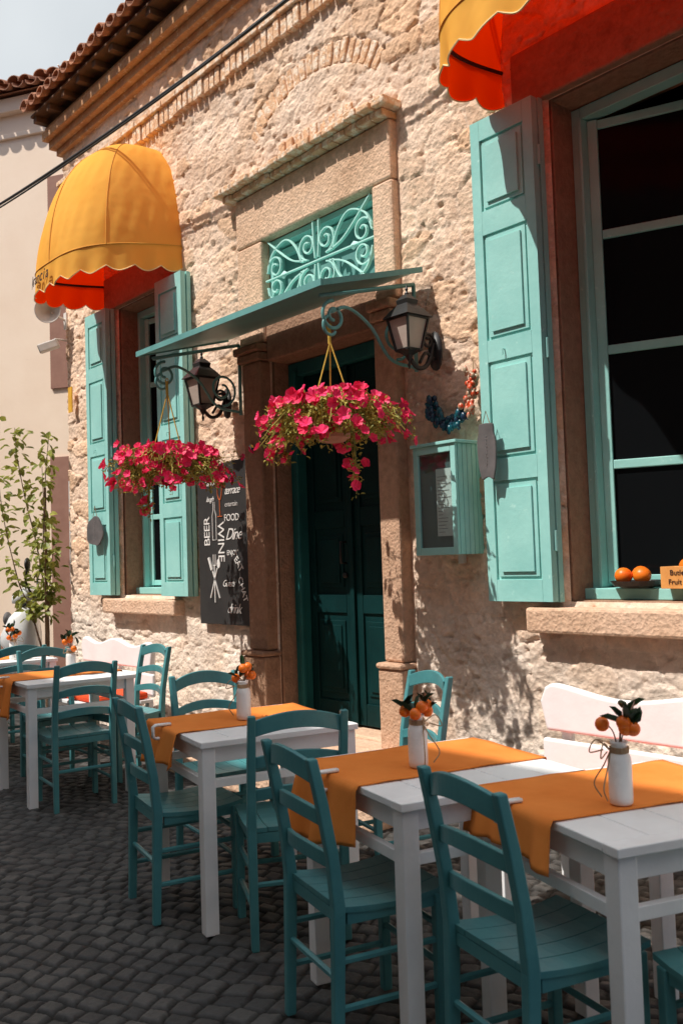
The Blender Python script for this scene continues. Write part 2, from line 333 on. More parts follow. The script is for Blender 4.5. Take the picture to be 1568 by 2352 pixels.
# ================================================================ STONE BUILDING
B=thing("stone_building","Rubble stone restaurant building with teal joinery and tiled roof","building",(-4.,0,0))
LW=(-7.45,-6.60);RW=(-2.79,-1.56);WZ=(1.16,3.68)
holes=[(-5.2,-4.06,0,3.64),(LW[0],LW[1],*WZ),(RW[0],RW[1],*WZ)]
def build_wall():
    e=[h[0] for h in holes]+[h[1] for h in holes];ez=[h[2] for h in holes]+[h[3] for h in holes]
    xs=np.unique(np.round(np.concatenate([np.arange(-8.5,-5,.016),np.arange(-5,-1.2,.010),np.arange(-1.2,2.,.05),[2.],e]),4))
    zs=np.unique(np.round(np.concatenate([np.arange(0,5.7,.0115),[5.7],ez]),4))
    X,Z=np.meshgrid(xs,zs)
    wx=X+.20*(fbm(X*2.5,Z*2.5,1)-.5)+.06*(fbm(X*9,Z*9,15)-.5);wz=Z+.14*(fbm(X*2.5,Z*2.5,5)-.5)+.05*(fbm(X*9,Z*9,17)-.5)
    F1,F2,ID=voro(wx/.28,wz/.155,2)
    ed=np.clip((F2-F1)/.12,0,1);ed=ed*ed*(3-2*ed)
    flush=np.clip(fbm(X*1.7,Z*1.7,77,3)*3.2-1.35,0,1)
    rid=1-np.abs(2*fbm(wx*3.2,wz*6,21,5)-1)
    rid2=1-np.abs(2*fbm(X*13,Z*22,25,5)-1)
    f3=fbm(X*34,Z*40,27,3)-.5
    big=fbm(X*1.6,Z*1.6,31,3)
    rough=np.clip(fbm(X*1.3,Z*1.3,81,3)*2.2-.6,.25,1)
    h=.016*ed*(.40+.85*ID)*(1-.7*flush)+.009*flush+.008*(rid-.6)+rough*.012*(rid2-.6)+.010*f3+.008*(big-.5)+.005*(fbm(X*6,Z*9,41,4)-.4)
    pit=np.clip(.33-fbm(X*15,Z*24,51,3),0,1);h=h-.12*pit
    crk=np.clip(1-np.abs(fbm(X*2.2+.3*f3,Z*5.5,91,4)-.5)/.010,0,1);h=h-.016*crk*rough
    h=h+.014
    def damp(x0,x1,z0,z1,w=.06):
        dx=np.maximum(np.maximum(x0-X,X-x1),0);dz=np.maximum(np.maximum(z0-Z,Z-z1),0);dd=np.hypot(dx,dz)
        return np.clip(dd/w,0,1)
    k=damp(-5.5,-3.9,0,4.1)
    for q in holes[1:]:k=np.minimum(k,damp(*q,.04))
    ra=np.hypot(X+4.66,Z-3.66);inarch=(np.abs(ra-1.02)<.08)&(Z>4.25)&(np.abs(X+4.66)<.70);k=np.where(inarch,np.minimum(k,.6),k)
    h=h*k+(1-k)*np.minimum(h,.006)
    Y=-np.clip(h,-.03,.075)
    low=np.clip((1.25-Z+.25*(fbm(X*2,Z*2,61)-.5))/.35,0,1)*.75*np.clip(fbm(X*3,Z*3,63)*1.8,0,1)
    col=np.stack([ID,np.clip((1-ed)*np.clip(fbm(X*2,Z*2,71)*2.4-.6,0,1)+.5*flush,0,1),low,ID*0+1],-1)
    xm=(xs[:-1]+xs[1:])/2;zm=(zs[:-1]+zs[1:])/2;XM,ZM=np.meshgrid(xm,zm);K=np.ones(XM.shape,bool)
    for q in holes:K&=~((XM>q[0])&(XM<q[1])&(ZM>q[2])&(ZM<q[3]))
    P=np.stack([X,Y,Z],-1).reshape(-1,3)
    me=grid(xs,zs,P,col,K);me.materials.append(M['wall'])
    o=bpy.data.objects.new("wall",me);COL.objects.link(o);o.parent=B;o.matrix_parent_inverse=T(4,0,0)
build_wall()
m=MB();m.box(-8.5,-8.3,.08,7,0,5.7);m.box(1.8,2,.08,7,0,5.7);m.box(-8.5,2,6.9,7.1,0,5.7)
m.obj("side_wall",'plasterO',B,world=True)
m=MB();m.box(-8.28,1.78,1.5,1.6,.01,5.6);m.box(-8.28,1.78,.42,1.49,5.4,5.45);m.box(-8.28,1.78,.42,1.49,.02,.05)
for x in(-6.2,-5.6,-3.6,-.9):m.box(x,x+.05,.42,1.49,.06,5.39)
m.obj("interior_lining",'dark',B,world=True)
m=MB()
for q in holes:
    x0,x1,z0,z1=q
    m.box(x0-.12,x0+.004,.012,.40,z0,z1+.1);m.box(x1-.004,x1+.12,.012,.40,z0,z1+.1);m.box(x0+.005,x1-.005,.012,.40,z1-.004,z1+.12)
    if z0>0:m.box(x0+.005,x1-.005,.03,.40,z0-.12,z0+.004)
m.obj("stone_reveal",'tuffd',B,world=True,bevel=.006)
for q in holes[1:]:
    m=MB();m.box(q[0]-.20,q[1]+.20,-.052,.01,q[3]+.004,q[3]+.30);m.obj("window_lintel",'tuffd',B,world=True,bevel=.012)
m=MB()
random.seed(2)
m.box(-8.56,2,-.07,.0,5.44,5.50);m.box(-8.60,2,-.13,.0,5.503,5.575);m.box(-8.62,2,-.19,.0,5.578,5.66);m.box(-8.64,2,-.15,.0,5.663,5.73)
m.obj("cornice",'brick',B,world=True,bevel=.006)
m=MB();x=-8.62
while x<2:
    m.box(x,x+.07,-.27,.3,5.735,5.79);x+=.32
m.box(-8.64,2,-.29,.4,5.792,5.812)
m.obj("eave_board",'wood',B,world=True)
def bricks_row(m,x0,x1,z0,z1,y,p=.075,g=.014):
    x=x0
    while x<x1-.02:
        w=p-g+random.uniform(-.004,.004);dz=random.uniform(-.006,.006)
        m.box(x,x+w,y+random.uniform(-.008,.008),.02,z0+dz,z1+dz);x+=p
m=MB();bricks_row(m,-8.5,2,4.97,5.10,-.075);
x=-8.5
while x<2:
    m.box(x,x+.215,-.10+random.uniform(-.006,.006),.02,5.105,5.15+random.uniform(-.003,.003));x+=.225
m.obj("brick_string_course",'brickl',B,world=True,bevel=.005)
m=MB()
for i in range(21):
    t=i/20;an=D2R(130-80*t);R=1.02
    c=(-4.66+R*math.cos(an),0,3.66+R*math.sin(an))
    mx=T(*c)@Matrix.Rotation(-(an-math.pi/2)+random.uniform(-.03,.03),4,'Y');w=.027
    m.box(-w,w,-.032+random.uniform(-.008,.008),.01,-.078+random.uniform(-.01,.01),.070+random.uniform(-.016,.012),mx)
m.obj("relieving_arch",'brickl',B,world=True,bevel=.010)
m=MB()
for i in range(9):
    x=-5.0+i*.086;m.box(x,x+.068,-.040+random.uniform(-.010,.008),.01,4.17,4.26,None)
m.obj("brick_infill",'brickl',B,world=True,bevel=.010)
m=MB()
def tile(m,x,y0,z0,L,r,up=True,sl=.36):
    n=7;vs=[];fs=[]
    for k,(yy,rr) in enumerate(((y0,r*1.05),(y0+L,r*.88))):
        zz=z0+(yy-y0)*sl
        for q in(rr,rr-.012):
            for i in range(n+1):
                a=math.pi*i/n;s=1 if up else -1
                vs.append((x+q*math.cos(a),yy,zz+s*q*math.sin(a)*.85))
    w=n+1
    for i in range(n):
        fs+=[(i,i+1,2*w+i+1,2*w+i),(w+i,3*w+i,3*w+i+1,w+i+1),(i,w+i,w+i+1,i+1),(2*w+i,2*w+i+1,3*w+i+1,3*w+i)]
    m.add(vs,fs)
x=-8.68
while x<2.05:
    for k in range(9 if x<-3 else 3):
        jx=random.uniform(-.008,.008)
        tile(m,x+jx,-.34+k*.40+random.uniform(-.015,.015),5.90+k*.40*.36+random.uniform(-.006,.008),.46,.078)
        tile(m,x+.09+jx,-.37+k*.40,5.885+k*.40*.36,.46,.075,up=False)
    x+=.18
m.add([(-8.7,-.25,5.82),(2,-.25,5.82),(2,3.4,7.15),(-8.7,3.4,7.15),(-8.7,7.2,5.82),(2,7.2,5.82)],[(0,1,2,3),(3,2,5,4)])
m.obj("roof",'tile',B,world=True)
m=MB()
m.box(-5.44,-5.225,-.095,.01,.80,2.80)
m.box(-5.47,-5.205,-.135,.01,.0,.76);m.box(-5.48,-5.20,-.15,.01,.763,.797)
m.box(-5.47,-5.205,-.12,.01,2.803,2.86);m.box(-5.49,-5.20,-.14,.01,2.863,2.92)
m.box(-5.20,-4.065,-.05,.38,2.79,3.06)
m.obj("door_jamb_left",'tuffd',B,world=True,bevel=.014).name="shaded_door_jamb"  # canopy and basket shade put into this jamb's darker stone colour
m=MB()
m.box(-4.058,-3.89,-.095,.01,.80,2.80)
m.box(-4.075,-3.87,-.135,.01,.0,.76);m.box(-4.08,-3.865,-.15,.01,.763,.797)
m.box(-4.068,-3.88,-.12,.01,2.803,2.86);m.box(-4.075,-3.87,-.14,.01,2.863,2.92)
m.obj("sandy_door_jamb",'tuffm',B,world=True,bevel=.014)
m=MB()
m.box(-5.50,-5.203,-.070,.01,2.933,3.64);m.box(-4.057,-3.88,-.070,.01,2.933,3.64)
m.box(-5.50,-3.88,-.074,.01,3.643,4.0)
m.obj("door_surround",'tuff',B,world=True,bevel=.016)
m=MB();random.seed(5)
x=-5.64
while x<-3.9:
    m.box(x,x+.108,-.18+random.uniform(-.012,.010),.01,4.05,4.092+random.uniform(-.006,.006));x+=.114
x=-5.58
while x<-3.97:
    m.box(x,x+.108,-.125+random.uniform(-.010,.010),.01,4.004,4.047);x+=.114
m.obj("door_cornice",'brickl',B,world=True,bevel=.008)
m=MB();m.box(-5.55,-3.80,-.36,-.0,0,.30);m.box(-5.2,-4.07,.0,.36,.0,.315);m.box(-5.75,-3.62,-.62,-.362,0,.15)
m.obj("door_step",'tuff',B,world=True,bevel=.015)
m=MB()
m.box(-5.198,-5.10,.13,.24,.32,2.785);m.box(-4.16,-4.066,.13,.24,.32,2.785);m.box(-5.098,-4.162,.13,.24,2.69,2.785)
m.box(-5.12,-5.085,.10,.13,.32,2.72)
door=m.obj("door",'dframe',B,world=True,bevel=.006)
m=MB()
for a,b in((-5.097,-4.637),(-4.623,-4.163)):
    m.box(a,b,.20,.24,.33,2.685)
    for z0,z1 in((.33,.47),(1.05,1.17),(1.62,1.74),(2.57,2.685)):m.box(a+.075,b-.075,.186,.199,z0,z1)
    m.box(a,a+.073,.186,.199,.33,2.685);m.box(b-.073,b,.186,.199,.33,2.685)
    for z0,z1 in((.52,1.0),(1.22,1.57),(1.79,2.52)):
        m.box(a+.10,b-.10,.190,.199,z0,z1);m.box(a+.13,b-.13,.180,.189,z0+.03,z1-.03)
m.box(-4.65,-4.61,.165,.185,.33,2.685)
m.obj("door_leaf",'teald',door,bevel=.004)
m=MB();m.tube([(-4.70,.185,1.38),(-4.70,.14,1.38),(-4.70,.14,1.52),(-4.70,.185,1.52)],.009);m.ball((-4.70,.175,1.3),.02)
m.obj("handle",'black',door,smooth=True)
m=MB();x0,x1,z0,z1=-5.2,-4.06,3.063,3.64
for q in((x0,x0+.045,z0,z1),(x1-.045,x1,z0,z1),(x0+.046,x1-.046,z1-.045,z1),(x0+.046,x1-.046,z0,z0+.05)):
    m.box(q[0]+.002,q[1]-.002,.0,.12,q[2]+.002,q[3]-.002)
m.box(x0+.06,x1-.06,.06,.13,z1-.11,z1-.06)
tr=m.obj("transom_window",'teal',B,world=True,bevel=.004)
m=MB();m.box(x0+.05,x1-.05,.10,.11,z0+.04,z1-.05);m.obj("pane",'cab',tr)
m=MB();cx,cz=-4.63,3.35;Y=-.035
def tb(p,r=.0):m.ribbon(p,.022,.011)
tb([(x0+.01,Y,cz),(cx,Y,cz),(x1-.01,Y,cz)])
for sx in(-1,1):
    m.add([(cx+sx*.36,Y,cz+.03),(cx+sx*.43,Y,cz),(cx+sx*.36,Y,cz-.03),(cx+sx*.31,Y,cz),(cx+sx*.36,Y-.014,cz),(cx+sx*.36,Y+.014,cz)],[(0,1,4),(1,2,4),(2,3,4),(3,0,4),(1,0,5),(2,1,5),(3,2,5),(0,3,5)])
    for sz in(-1,1):
        def mir(pts):return [(cx+sx*(p[0]),Y,cz+sz*p[2]) for p in pts]
        tb(mir(spiral((.095,0,.12),.092,.02,-math.pi*.5,1.6)))
        tb(mir([tuple(p) for p in cat([(.015,0,.02),(.025,0,.12),(.03,0,.27)])]))
        tb(mir([tuple(p) for p in cat([(.16,0,.03),(.22,0,.15),(.33,0,.23),(.48,0,.17),(.54,0,.05)])]))
        tb(mir(spiral((.45,0,.07),.085,.02,0,1.4)))
        tb(mir([tuple(p) for p in cat([(.13,0,.03),(.26,0,.07),(.38,0,.15),(.53,0,.27)])]))
m.obj("grille",'grille',tr,bevel=.002)
def shutter(m,x0,x1,z0,z1,yb,side):
    m.box(x0,x1,yb-.035,yb,z0,z1)
    y=yb-.045
    m.box(x0+.003,x1-.003,y-.030,y,z0+.004,z1-.004)
    f=y-.030;st=.062
    m.box(x0+.003,x0+st,f-.013,f-.0005,z0+.004,z1-.004);m.box(x1-st,x1-.003,f-.013,f-.0005,z0+.004,z1-.004)
    H=z1-z0
    cuts=[0,.045,.245,.29,.49,.535,.755,.805,.955,1]
    for i in range(0,10,2):
        a,b=z0+H*cuts[i],z0+H*cuts[i+1]
        m.box(x0+st+.001,x1-st-.001,f-.013,f-.0005,max(a,z0+.004),min(b,z1-.004))
    for i in range(1,9,2):
        a,b=z0+H*cuts[i],z0+H*cuts[i+1];g=.016
        m.box(x0+st+g,x1-st-g,f-.009,f-.0005,a+g,b-g)
        g=.04;m.box(x0+st+g,x1-st-g,f-.020,f-.010,a+g,b-g)
    zc=z0+H*.51;m.tube([((x0+x1)/2-.03,f-.014,zc),((x0+x1)/2-.03,f-.03,zc),((x0+x1)/2-.03,f-.03,zc-.03)],.004,6)
for wi,(a,b) in enumerate((LW,RW)):
    z0,z1=WZ
    m=MB()
    m.box(a+.006,a+.055,.17,.25,z0+.02,z1-.01);m.box(b-.055,b-.006,.17,.25,z0+.02,z1-.01);m.box(a+.057,b-.057,.17,.25,z1-.07,z1-.01);m.box(a+.006,b-.006,.10,.25,z0+.006,z0+.06) 
    m.box(a+.057,a+.075,.15,.24,z0+.062,z1-.072)
    w=m.obj("window",'teal',B,world=True,bevel=.004)
    ang=D2R(22 if wi else 12);ww=.54 if wi else .35
    for sd_,hx in((1,a+.078),(-1,b-.078)):
        m=MB();mx=T(hx,.20,0)@Rz(ang*sd_)
        def bx(p,q,*r):m.box(min(p*sd_,q*sd_),max(p*sd_,q*sd_),*r,mx)
        bx(0,.05,0,.04,z0+.075,z1-.08);bx(ww-.05,ww,0,.04,z0+.075,z1-.08)
        for q in(z0+.075,z0+.65,z0+1.23,z0+1.82,z1-.13):bx(.051,ww-.051,.002,.038,q,q+.045)
        m.obj("casement",'teal',w,bevel=.004)
        m=MB();bx(.045,ww-.045,.017,.022,z0+.09,z1-.09);m.obj("glass",'glass',w)
    m=MB();m.box(a+.01,b-.01,.255,.62,z0+.03,z0+.055);m.obj("window_board",'teal',w)
    m=MB();m.box(a-.19,b+.19,-.13,.028,z0-.15,z0-.025)
    m.obj("sill",'tuff',w,bevel=.015)
    for s in(0,1):
        m=MB()
        if s==0:shutter(m,a-.42,a-.01,z0,z1,-.045,0)
        else:shutter(m,b+.01,b+.42,z0,z1,-.045,1)
        for zh in(z0+.3,z0+1.25,z1-.3):
            xx=a-.006 if s==0 else b+.006
            m.tube([(xx,-.10,zh-.05),(xx,-.10,zh+.05)],.009,6)
        m.obj("shutter",'teal',w,bevel=.004)
# ================================================================ CANOPY
C=thing("door_canopy","Thin teal metal canopy above the restaurant door","canopy",(-4.6,0,2.9))
m=MB();xa,xb=-5.60,-3.64
vs=[(xa,-.09,3.03),(xb,-.09,3.03),(xb,-.82,2.83),(xa,-.82,2.83)]
vs=vs+[(p[0],p[1],p[2]-.012) for p in vs]
m.add(vs,[(0,3,2,1),(4,5,6,7),(0,1,5,4),(1,2,6,5),(2,3,7,6),(3,0,4,7)])
m.box(xa-.006,xb+.006,-.835,-.822,2.808,2.843)
for xx in(xa-.007,xb+.001):
    m.add([(xx,-.09,3.037),(xx,-.82,2.842),(xx,-.82,2.81),(xx,-.09,3.005),(xx+.006,-.09,3.037),(xx+.006,-.82,2.842),(xx+.006,-.82,2.81),(xx+.006,-.09,3.005)],[(0,1,2,3),(7,6,5,4),(0,4,5,1),(1,5,6,2),(2,6,7,3),(3,7,4,0)])
m.obj("canopy_sheet",'canopy',C,world=True)
for x in(-3.70,-5.46):
    m=MB()
    m.tube([(x,-.10,2.95),(x,-.79,2.775)],.012,6)
    m.tube([(x,-.10,2.95),(x,-.10,2.45)],.012,6)
    m.tube(cat([(x,-.11,2.47),(x,-.30,2.50),(x,-.44,2.66),(x,-.60,2.74),(x,-.72,2.70)]),.010,6)
    m.tube(spiral((x,-.70,2.68),.085,.02,math.pi*.5,1.5,'yz'),.010,6)
    m.tube(spiral((x,-.72,2.62),.06,.035,math.pi*.6,.6,'yz'),.009,6)
    m.tube(spiral((x,-.25,2.62),.12,.03,-math.pi*.5,1.5,'yz'),.009,6)
    m.obj("bracket",'canopy',C,world=True,smooth=True)
# ================================================================ LANTERNS
def lantern(x,z,label,sc):
    L=thing("wall_lantern",label,"lamp",(x,-.10,z),group="lanterns beside the door")
    y=-.20;mx=T(0,y,0)@Matrix.Scale(sc,4)
    def ring(w,zz):return [(-w,-w,zz),(w,-w,zz),(w,w,zz),(-w,w,zz)]
    m=MB()
    for s in range(4):
        R=Rz(s*math.pi/2)
        m.tube([(.062,.062,-.13),(.10,.10,.09)],.010,4,mx@R)
        m.tube([(-.10,.10,.09),(.10,.10,.09)],.011,4,mx@R);m.tube([(-.062,.062,-.13),(.062,.062,-.13)],.011,4,mx@R)
    m.add(ring(.125,.095)+ring(.085,.15)+ring(.05,.19)+ring(.055,.22)+ring(.02,.26),sum([[(k*4+i,k*4+(i+1)%4,k*4+4+(i+1)%4,k*4+4+i) for i in range(4)] for k in range(4)],[])+[(16,17,18,19),(3,2,1,0)],mx)
    m.lathe([(.012,.255),(.016,.27),(.007,.285),(.012,.30),(.002,.33)],8,mx)
    m.lathe([(.004,-.26),(.012,-.235),(.006,-.21),(.022,-.18),(.03,-.165),(.09,-.13)],8,mx)
    m.obj("lantern_cage",'black',L,bevel=.001)
    m=MB();m.add(ring(.056,-.127)+ring(.092,.088),[(0,1,5,4),(1,2,6,5),(2,3,7,6),(3,0,4,7),(3,2,1,0),(4,5,6,7)],mx);m.obj("lamp_glass",'frost',L)
    m=MB();m.prism([(.05*math.cos(i*math.pi/8)*1.0,.11*math.sin(i*math.pi/8)-.08) for i in range(16)],.0,.015)
    m.tube(cat([(0,-.005,-.04),(0,-.06,-.16),(0,-.13,-.19),(0,-.19,-.15)]),.013,6)
    m.tube(spiral((0,-.05,-.03),.045,.015,0,1.4,'yz'),.010,6)
    m.tube(cat([(0,-.005,-.13),(0,-.07,-.10),(0,-.12,-.16)]),.010,6)
    m.obj("arm",'black',L,smooth=True)
lantern(-3.555,2.62,"Black iron lantern with frosted glass beside the door",.78);lantern(-5.64,2.64,"Black iron lantern with frosted glass near the chalkboard",.86)
# ================================================================ HANGING BASKETS
def basket(x,y,z,zh,seed,label,R,trail):
    random.seed(seed)
    K=thing("hanging_flower_basket",label,"flower basket",(x,y,z-.13),group="flower baskets under the canopy")
    m=MB();m.lathe([(.06,.0),(.09,.02),(.125,.12),(.135,.125),(.135,.14),(.115,.14),(.11,.10)],22);m.obj("pot",'pot',K,smooth=False)
    m=MB()
    H=zh-(z-.13)
    for a in(.4,2.5,4.6):m.tube([(.13*math.cos(a),.13*math.sin(a),.135),(.004,0,H-.08)],.0045,5)
    m.tube([(0,0,H-.09),(0,0,H-.0)],.009,6);m.tube(spiral((0,0,H),.018,.018,0,.8,'xz',10),.004,5)
    m.obj("cord",'rope',K)
    fo=MB();fl=MB();st=[]
    for i in range(180):
        a=random.random()*2*math.pi;L=R*random.uniform(.3,1.0)*(1+.12*math.sin(3*a+seed));el=random.uniform(-.15,.9)
        p0=Vector((.06*math.cos(a),.06*math.sin(a),.14));d=Vector((math.cos(a),math.sin(a),0))
        p1=p0+d*L*.55+Vector((0,0,.06*el+.03));dz=random.uniform(-.18,.05) if L>R*.6 else random.uniform(-.02,.09)
        p2=p0+d*L+Vector((random.uniform(-.05,.05),random.uniform(-.05,.05),dz));st.append((p0,p1,p2))
    for (tx,ty,ln) in trail:
        for q in range(3):
            j=Vector((random.uniform(-.05,.05),random.uniform(-.04,.04),0))
            p0=Vector((tx*.6,ty*.6,.14));st.append((p0,Vector((tx,ty,.08))+j,Vector((tx*1.1,ty*1.1,-ln*.5))+j));st.append((Vector((tx,ty,.06))+j,Vector((tx*1.08,ty*1.08,-ln*.5))+j,Vector((tx*1.05,ty*1.05,-ln*random.uniform(.6,1)))+j))
    for p0,p1,p2 in st:
        c=cat([p0,p1,p2],6);fo.tube(c,.0022,4)
        for k in range(24):
            t=random.uniform(.15,1);p=c[min(len(c)-1,int(t*len(c)))]
            d=Vector((random.gauss(0,1),random.gauss(0,1),random.gauss(.3,1)))
            fo.leaf(p+d.normalized()*random.uniform(.005,.03),d,Vector((random.gauss(0,.5),random.gauss(0,.5),1)),random.uniform(.016,.032),random.uniform(.008,.016))
        for q in range(random.choice((1,1,1,2))):
            o=(p2-Vector((0,0,.06)));d=Vector((o.x,o.y-.05,.12+random.uniform(-.1,.25)))+Vector((random.gauss(0,.12),random.gauss(0,.12),random.gauss(0,.12)))
            fl.flower(p2+Vector((random.uniform(-.04,.04),random.uniform(-.04,.04),random.uniform(0,.05))),d,random.uniform(.024,.038))
    for i in range(2600):
        a=random.random()*6.28;r=R*.78*math.sqrt(random.random());zt=.10*(1-r/R)
        p=Vector((r*math.cos(a),r*math.sin(a),.12+random.uniform(-.10 if r>.13 else .01,zt+.02)))
        fo.leaf(p,Vector((random.gauss(0,1),random.gauss(0,1),random.gauss(.5,1))),Vector((random.gauss(0,.5),random.gauss(0,.5),1)),random.uniform(.020,.038),random.uniform(.010,.020))
    for i in range(75):
        a=random.random()*6.28;r=R*.9*math.sqrt(random.random());p=Vector((r*math.cos(a),r*math.sin(a),.18+.10*(1-r/R)))
        fl.flower(p,Vector((math.cos(a)*.6+.3,math.sin(a)*.6-.7,.4)),random.uniform(.024,.038))
    for i in range(22):
        a=random.uniform(math.pi,2*math.pi);p=Vector((.19*math.cos(a),.19*math.sin(a),random.uniform(.0,.13)))
        fl.flower(p,Vector((math.cos(a),math.sin(a),.1)),random.uniform(.024,.036))
        for k in range(12):fo.leaf(p+Vector((random.gauss(0,.03),random.gauss(0,.02),random.gauss(0,.03))),Vector((random.gauss(0,1),random.gauss(0,1),random.gauss(0,1))),Vector((0,0,1)),.03,.014)
    fo.obj("foliage",'leafy',K);fl.obj("flowers",'petal',K)
basket(-3.74,-.70,2.15,2.63,11,"Pink-red petunias in a hanging terracotta basket by the door",.36,[(.16,.0,.30),(-.32,-.1,.10)])
basket(-5.44,-.70,2.07,2.63,23,"Pink-red petunias in a hanging basket near the chalkboard",.39,[(-.22,-.05,.26),(.36,.1,.05)])
# ================================================================ AWNINGS
def awning(xc,W,label,letters):
    A=thing("window_awning",label,"awning",(xc,0,3.93),group="scalloped dome awnings over the windows")
    Dp,Hh=.83,.97
    S=200;cs=[]
    for i in range(S+1):
        s=math.pi*i/S;c,q=math.cos(s),math.sin(s)
        cs.append((W*(1 if c>=0 else -1)*abs(c)**.62,-Dp*abs(q)**.62))
    ln=[0]
    for i in range(S):ln.append(ln[-1]+math.hypot(cs[i+1][0]-cs[i][0],cs[i+1][1]-cs[i][1]))
    Lt=ln[-1];K=132;rs=[];j=0
    for i in range(K+1):
        t=Lt*i/K
        while j<S-1 and ln[j+1]<t:j+=1
        f=(t-ln[j])/max(1e-9,ln[j+1]-ln[j]);rs.append((cs[j][0]+(cs[j+1][0]-cs[j][0])*f,cs[j][1]+(cs[j+1][1]-cs[j][1])*f))
    TL=.10
    def tilt(y,z,h):return z+TL*(y/Dp)*(1-h)
    vs=[];fs=[];R=28
    def kk(ph):return max(0.0001,math.cos(ph))**.74
    for r in range(R+1):
        ph=math.pi/2*(1-(1-r/R)**1.3);k=kk(ph);h=math.sin(ph)
        for i,(px,py) in enumerate(rs):
            sg=1-.030*math.sin(math.pi*min(1,h))*abs(math.sin(math.pi*i/33))+.004*math.sin(i*.9+r*.7)*math.sin(r*.5)
            vs.append((px*k*sg,py*k*sg,tilt(py*k,Hh*h,h)))
    n=K+1
    for r in range(R):
        for i in range(K):fs.append((r*n+i,(r+1)*n+i,(r+1)*n+i+1,r*n+i+1))
    m=MB();m.add(vs,fs);m.obj("dome",'canvas',A,smooth=True)
    m=MB();vs=[];fs=[];edge=[]
    def wvf(i,r):return 1+.016*math.sin(i*.57)*r/4+.010*math.sin(i*.23+1)*r/4
    for r in range(5):
        for i,(px,py) in enumerate(rs):
            zb=-.165-.045*abs(math.sin(math.pi*i/11.))
            wv=wvf(i,r)
            z=tilt(py,0,0)+zb*r/4
            vs.append((px*wv,py*wv,z))
            if r==4:edge.append((px*wv*1.004,py*wv*1.004,z))
    for r in range(4):
        for i in range(K):fs.append((r*n+i,r*n+i+1,(r+1)*n+i+1,(r+1)*n+i))
    m.add(vs,fs);m.obj("valance",'canvas',A,smooth=True)
    m=MB();m.tube(edge,.0045,5);m.obj("edge_trim",'cream',A)
    m=MB();m.tube([(px*1.003,py*1.003,tilt(py,0,0)) for px,py in rs],.0035,5)
    for i in(33,66,99):
        px,py=rs[i];pts=[]
        for r in range(R):
            ph=math.pi/2*(1-(1-r/R)**1.3);k=kk(ph);h=math.sin(ph);pts.append((px*k*1.003,py*k*1.003,tilt(py*k,Hh*h,h)+.001))
        m.tube(pts,.0035,5)
    m.obj("seam",'seam',A)
    m=MB();m.tube([(px*.985,py*.985,tilt(py,0,0)) for px,py in rs],.010,6);m.tube([(W*.98,-.02,0),(-W*.98,-.02,0)],.010,6)
    m.obj("frame",'black',A)
    if letters:
        m=MB()
        for k,ch in enumerate("Arancia"):
            i=84-k*3;(px,py),(qx,qy)=rs[i],rs[i-2];an=math.atan2(qy-py,qx-px);wv=1.018
            m.text(ch,.125,T(px*wv+.010*math.sin(an),py*wv-.010*math.cos(an),tilt(py,0,0)-.085)@Rz(an)@WALLTXT,shear=.3,ext=.0008,off=.0015)
        m.obj("lettering",'ink',A)
awning(-7.0,.675,"Orange dome awning with red lining and scalloped valance over shuttered window",True)
awning(-2.18,.89,"Orange scalloped awning with red lining over the large window",False)
# ================================================================ CHALKBOARD
K=thing("chalkboard","Black menu chalkboard with white lettering on stone wall","sign",(-5.76,-.06,.96))
m=MB();m.prism([(-.34,0),(.34,0),(.34,1.19),(-.34,1.17)],-.02,.02);m.obj("board",'board',K,bevel=.004)
m=MB()
def wr(t,px,py,h,rot=0,shear=0,sp=.9,off=.0):
    x=-.34+(px-462)/120*.68;z=1.18*(1-(py-1068)/368)
    m.text(t,h,T(x,-.0225,z)@Matrix.Rotation(-D2R(rot),4,'Y')@WALLTXT,shear=shear,ext=.0012,space=sp,off=off)
wr("Taste",493,1108,.09,0,.4);wr("terrace",545,1133,.085,0,.5,.8);wr("laugh",493,1148,.055,0,.5);wr("entertain",543,1164,.055,0,0,.85,-.001)
wr("FOOD",543,1195,.072,0,0,.9);wr("BEER",485,1222,.11,90,0,.9);wr("WINE",517,1248,.12,-90,0,.95);wr("Dine",546,1233,.12,0,.5,.85)
wr("ENJOY",543,1274,.052);wr("EAT",556,1300,.075,-52,0,.9);wr("CHAT",564,1356,.075,-68,0,.9);wr("Guests",532,1343,.07,0,.5,.8);wr("drink",543,1400,.10,0,.45,.85)
Y=-.0225
m.tube([(-.135,Y,.62),(-.135,Y,.80),(-.12,Y,.84),(-.12,Y,.90),(-.10,Y,.90),(-.10,Y,.84),(-.085,Y,.80),(-.085,Y,.62),(-.135,Y,.62)],.0035,4)
for a,l in((0,.34),(24,.30),(-24,.30)):
    q=D2R(a);c=Vector((-.12,Y,.33));d=Vector((math.sin(q),0,math.cos(q)));m.tube([c-d*l*.5,c+d*l*.3],.006,4)
    e=c+d*l*.42;
    if a==24:m.prism([(e.x+.022*math.cos(k*.785),e.z+.035*math.sin(k*.785)) for k in range(8)],Y-.001,Y+.002)
    elif a==0:
        for s in(-.018,0,.018):m.tube([e+Vector((s,0,-.04)),e+Vector((s,0,.04))],.003,4)
        m.tube([e+Vector((-.018,0,-.04)),e+Vector((.018,0,-.04))],.004,4)
    else:m.tube([e-d*.05,e+d*.05],.014,4)
m.obj("lettering",'chalk',K)
m=MB();Y=-.0228;m.tube(cat([(-.06,Y,1.03),(-.055,Y,.95),(-.03,Y,.91),(-.005,Y,.95),(0,Y,1.03),(-.06,Y,1.03)]),.004,4);m.tube([(-.03,Y,.91),(-.03,Y,.79)],.004,4);m.tube([(-.06,Y,.79),(0,Y,.79)],.004,4)
m.obj("wine_glass_drawing",'chalko',K)
